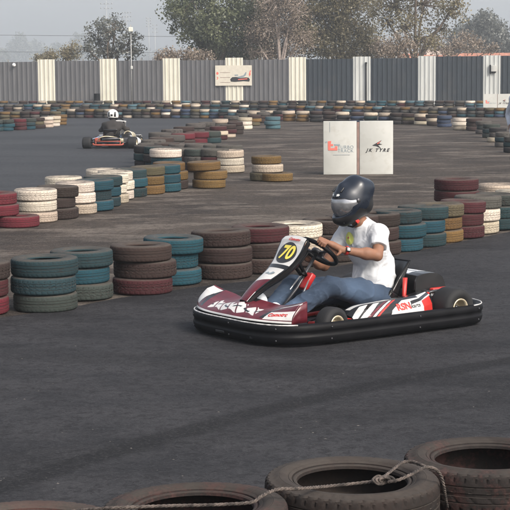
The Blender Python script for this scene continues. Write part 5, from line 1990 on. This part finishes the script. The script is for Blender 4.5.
# x forward, y left; his right elbow (y negative) points to the picture's left
b3 = [('cap',(0,0,.95),(0,0,1.15),.125,.12,.06), ('cap',(0,0,1.15),(0,0,1.36),.12,.13,.06), ('cap',(0,-.15,1.42),(0,.15,1.42),.06,.06,.05), ('cap',(0,0,1.42),(.01,0,1.54),.055,.05,.04), ('ell',(.02,0,1.645),(.095,.078,.12),None,.03), ('cap',(.11,0,1.645),(.125,0,1.615),.011,.014,.01), ('cap',(.085,-.02,1.575),(.085,.02,1.575),.012,.012,.01),
 ('ell',(.0,.08,1.64),(.018,.01,.03),None,.006), ('ell',(.0,-.08,1.64),(.018,.01,.03),None,.006), ('ell',(.092,.032,1.665),(.014,.016,.010),None,.004), ('ell',(.092,-.032,1.665),(.014,.016,.010),None,.004),
 ('cap',(0,-.19,1.41),(-.03,-.36,1.16),.05,.042,.03), ('cap',(-.03,-.36,1.16),(.05,-.19,1.02),.042,.03,.02), ('cap',(.05,-.19,1.02),(.09,-.155,.99),.032,.026,.02),
 ('cap',(0,.19,1.41),(-.01,.25,1.12),.05,.042,.03), ('cap',(-.01,.25,1.12),(.05,.25,.86),.042,.03,.02), ('cap',(.05,.25,.86),(.07,.25,.79),.032,.026,.02),
 ('cap',(0,-.09,.92),(.01,-.10,.50),.085,.06,.03), ('cap',(.01,-.10,.50),(-.01,-.11,.09),.056,.042,.03), ('cap',(0,.09,.92),(.01,.12,.50),.085,.06,.03), ('cap',(.01,.12,.50),(-.01,.14,.09),.056,.042,.03)]
for i in range(4):
    b3 += finger(None, [(.09,-.155+(i-1.5)*.004,.99+(i-1.5)*.019),(.125,-.125,.985+(i-1.5)*.019),(.145,-.09,.98+(i-1.5)*.018)], .011, .008, .004)
    b3 += finger(None, [(.07+(i-1.5)*.019,.25,.79),(.075+(i-1.5)*.019,.245,.745),(.08+(i-1.5)*.018,.235,.705+.008*abs(i-1.5))], .011, .008, .004)
b3 += finger(None, [(.055,-.165,1.0),(.03,-.14,.975),(.0,-.125,.965)], .012, .009, .006) + finger(None, [(.095,.25,.81),(.12,.24,.775),(.125,.235,.745)], .012, .009, .006)
sdf_mesh('body', b3, .012, M['skin'], man)
s3 = [('cap',(0,0,.93),(0,0,1.15),.165,.150,.06), ('cap',(0,0,1.15),(0,0,1.36),.150,.160,.06), ('cap',(0,-.16,1.41),(0,.16,1.41),.082,.082,.05), ('cap',(0,0,1.42),(.005,0,1.50),.075,.064,.04),
 ('cap',(0,-.19,1.41),(-.03,-.36,1.16),.076,.068,.03), ('cap',(-.03,-.36,1.16),(.04,-.21,1.035),.066,.05,.02), ('cap',(0,.19,1.41),(-.01,.25,1.12),.076,.066,.03), ('cap',(-.01,.25,1.12),(.045,.25,.89),.062,.05,.02), ('cut',(0,0,.875),(0,0,-1),.25), ('cut',(.045,.25,.885),(.2,0,-1),.07)]
sdf_mesh('shirt', s3, .014, M['grey_cloth'], man, fold=folds(.008, 28, 31))
t3 = [('cap',(0,0,.90),(0,0,.96),.145,.14,.05), ('cap',(0,-.09,.90),(.01,-.10,.50),.110,.085,.03), ('cap',(.01,-.10,.50),(-.01,-.11,.07),.085,.072,.03), ('cap',(0,.09,.90),(.01,.12,.50),.110,.085,.03), ('cap',(.01,.12,.50),(-.01,.14,.07),.085,.072,.03), ('cut',(0,0,.05),(0,0,-1),.3)]
sdf_mesh('trousers', t3, .016, M['navy_cloth'], man, fold=folds(.007, 24, 32))
for y in (-.11, .14):
    sdf_mesh('shoe', [('cap',(-.05,y,.05),(.12,y+.01*np.sign(y),.04),.048,.042,.03), ('cut',(.03,y,.004),(0,0,-1),.2)], .012, M['black_plastic'], man)
sdf_mesh('hair', [('ell',(.005,0,1.67),(.105,.087,.115),None,.02), ('sub',(.10,0,1.61),(.075,.12,.10),None,0), ('sub',(.02,0,1.54),(.2,.2,.06),None,0)], .012, M['hair'], man)

# small stones and rubber crumbs lying on the near asphalt
db = MB()
rr_ = random.Random(5)
for i in range(260):
    px, py = rr_.uniform(-20, 530), rr_.uniform(300, 500)
    p = at(px, py)
    if (p-Vector((.72,12.6,0))).length < 1.3: continue
    s_ = rr_.choice([.003,.004,.004,.005,.007])
    vs = []
    for k in range(5):
        a = 2*PI*k/5
        vs.append((p.x+s_*rr_.uniform(.6,1.5)*math.cos(a), p.y+s_*rr_.uniform(.6,1.3)*math.sin(a), .004))
    vs.append((p.x, p.y, .004+s_*rr_.uniform(.3,.7)))
    db.add(vs, [(k, (k+1) % 5, 5) for k in range(5)], 0 if rr_.random() < .6 else 1, False)
M['stone'] = pmat('pale_stone', (.07,.065,.06), .9, var=.3)
tag(db.build('grit', [M['slick'], M['stone']]), 'loose grit and rubber crumbs on the near asphalt', 'grit', kind='stuff')
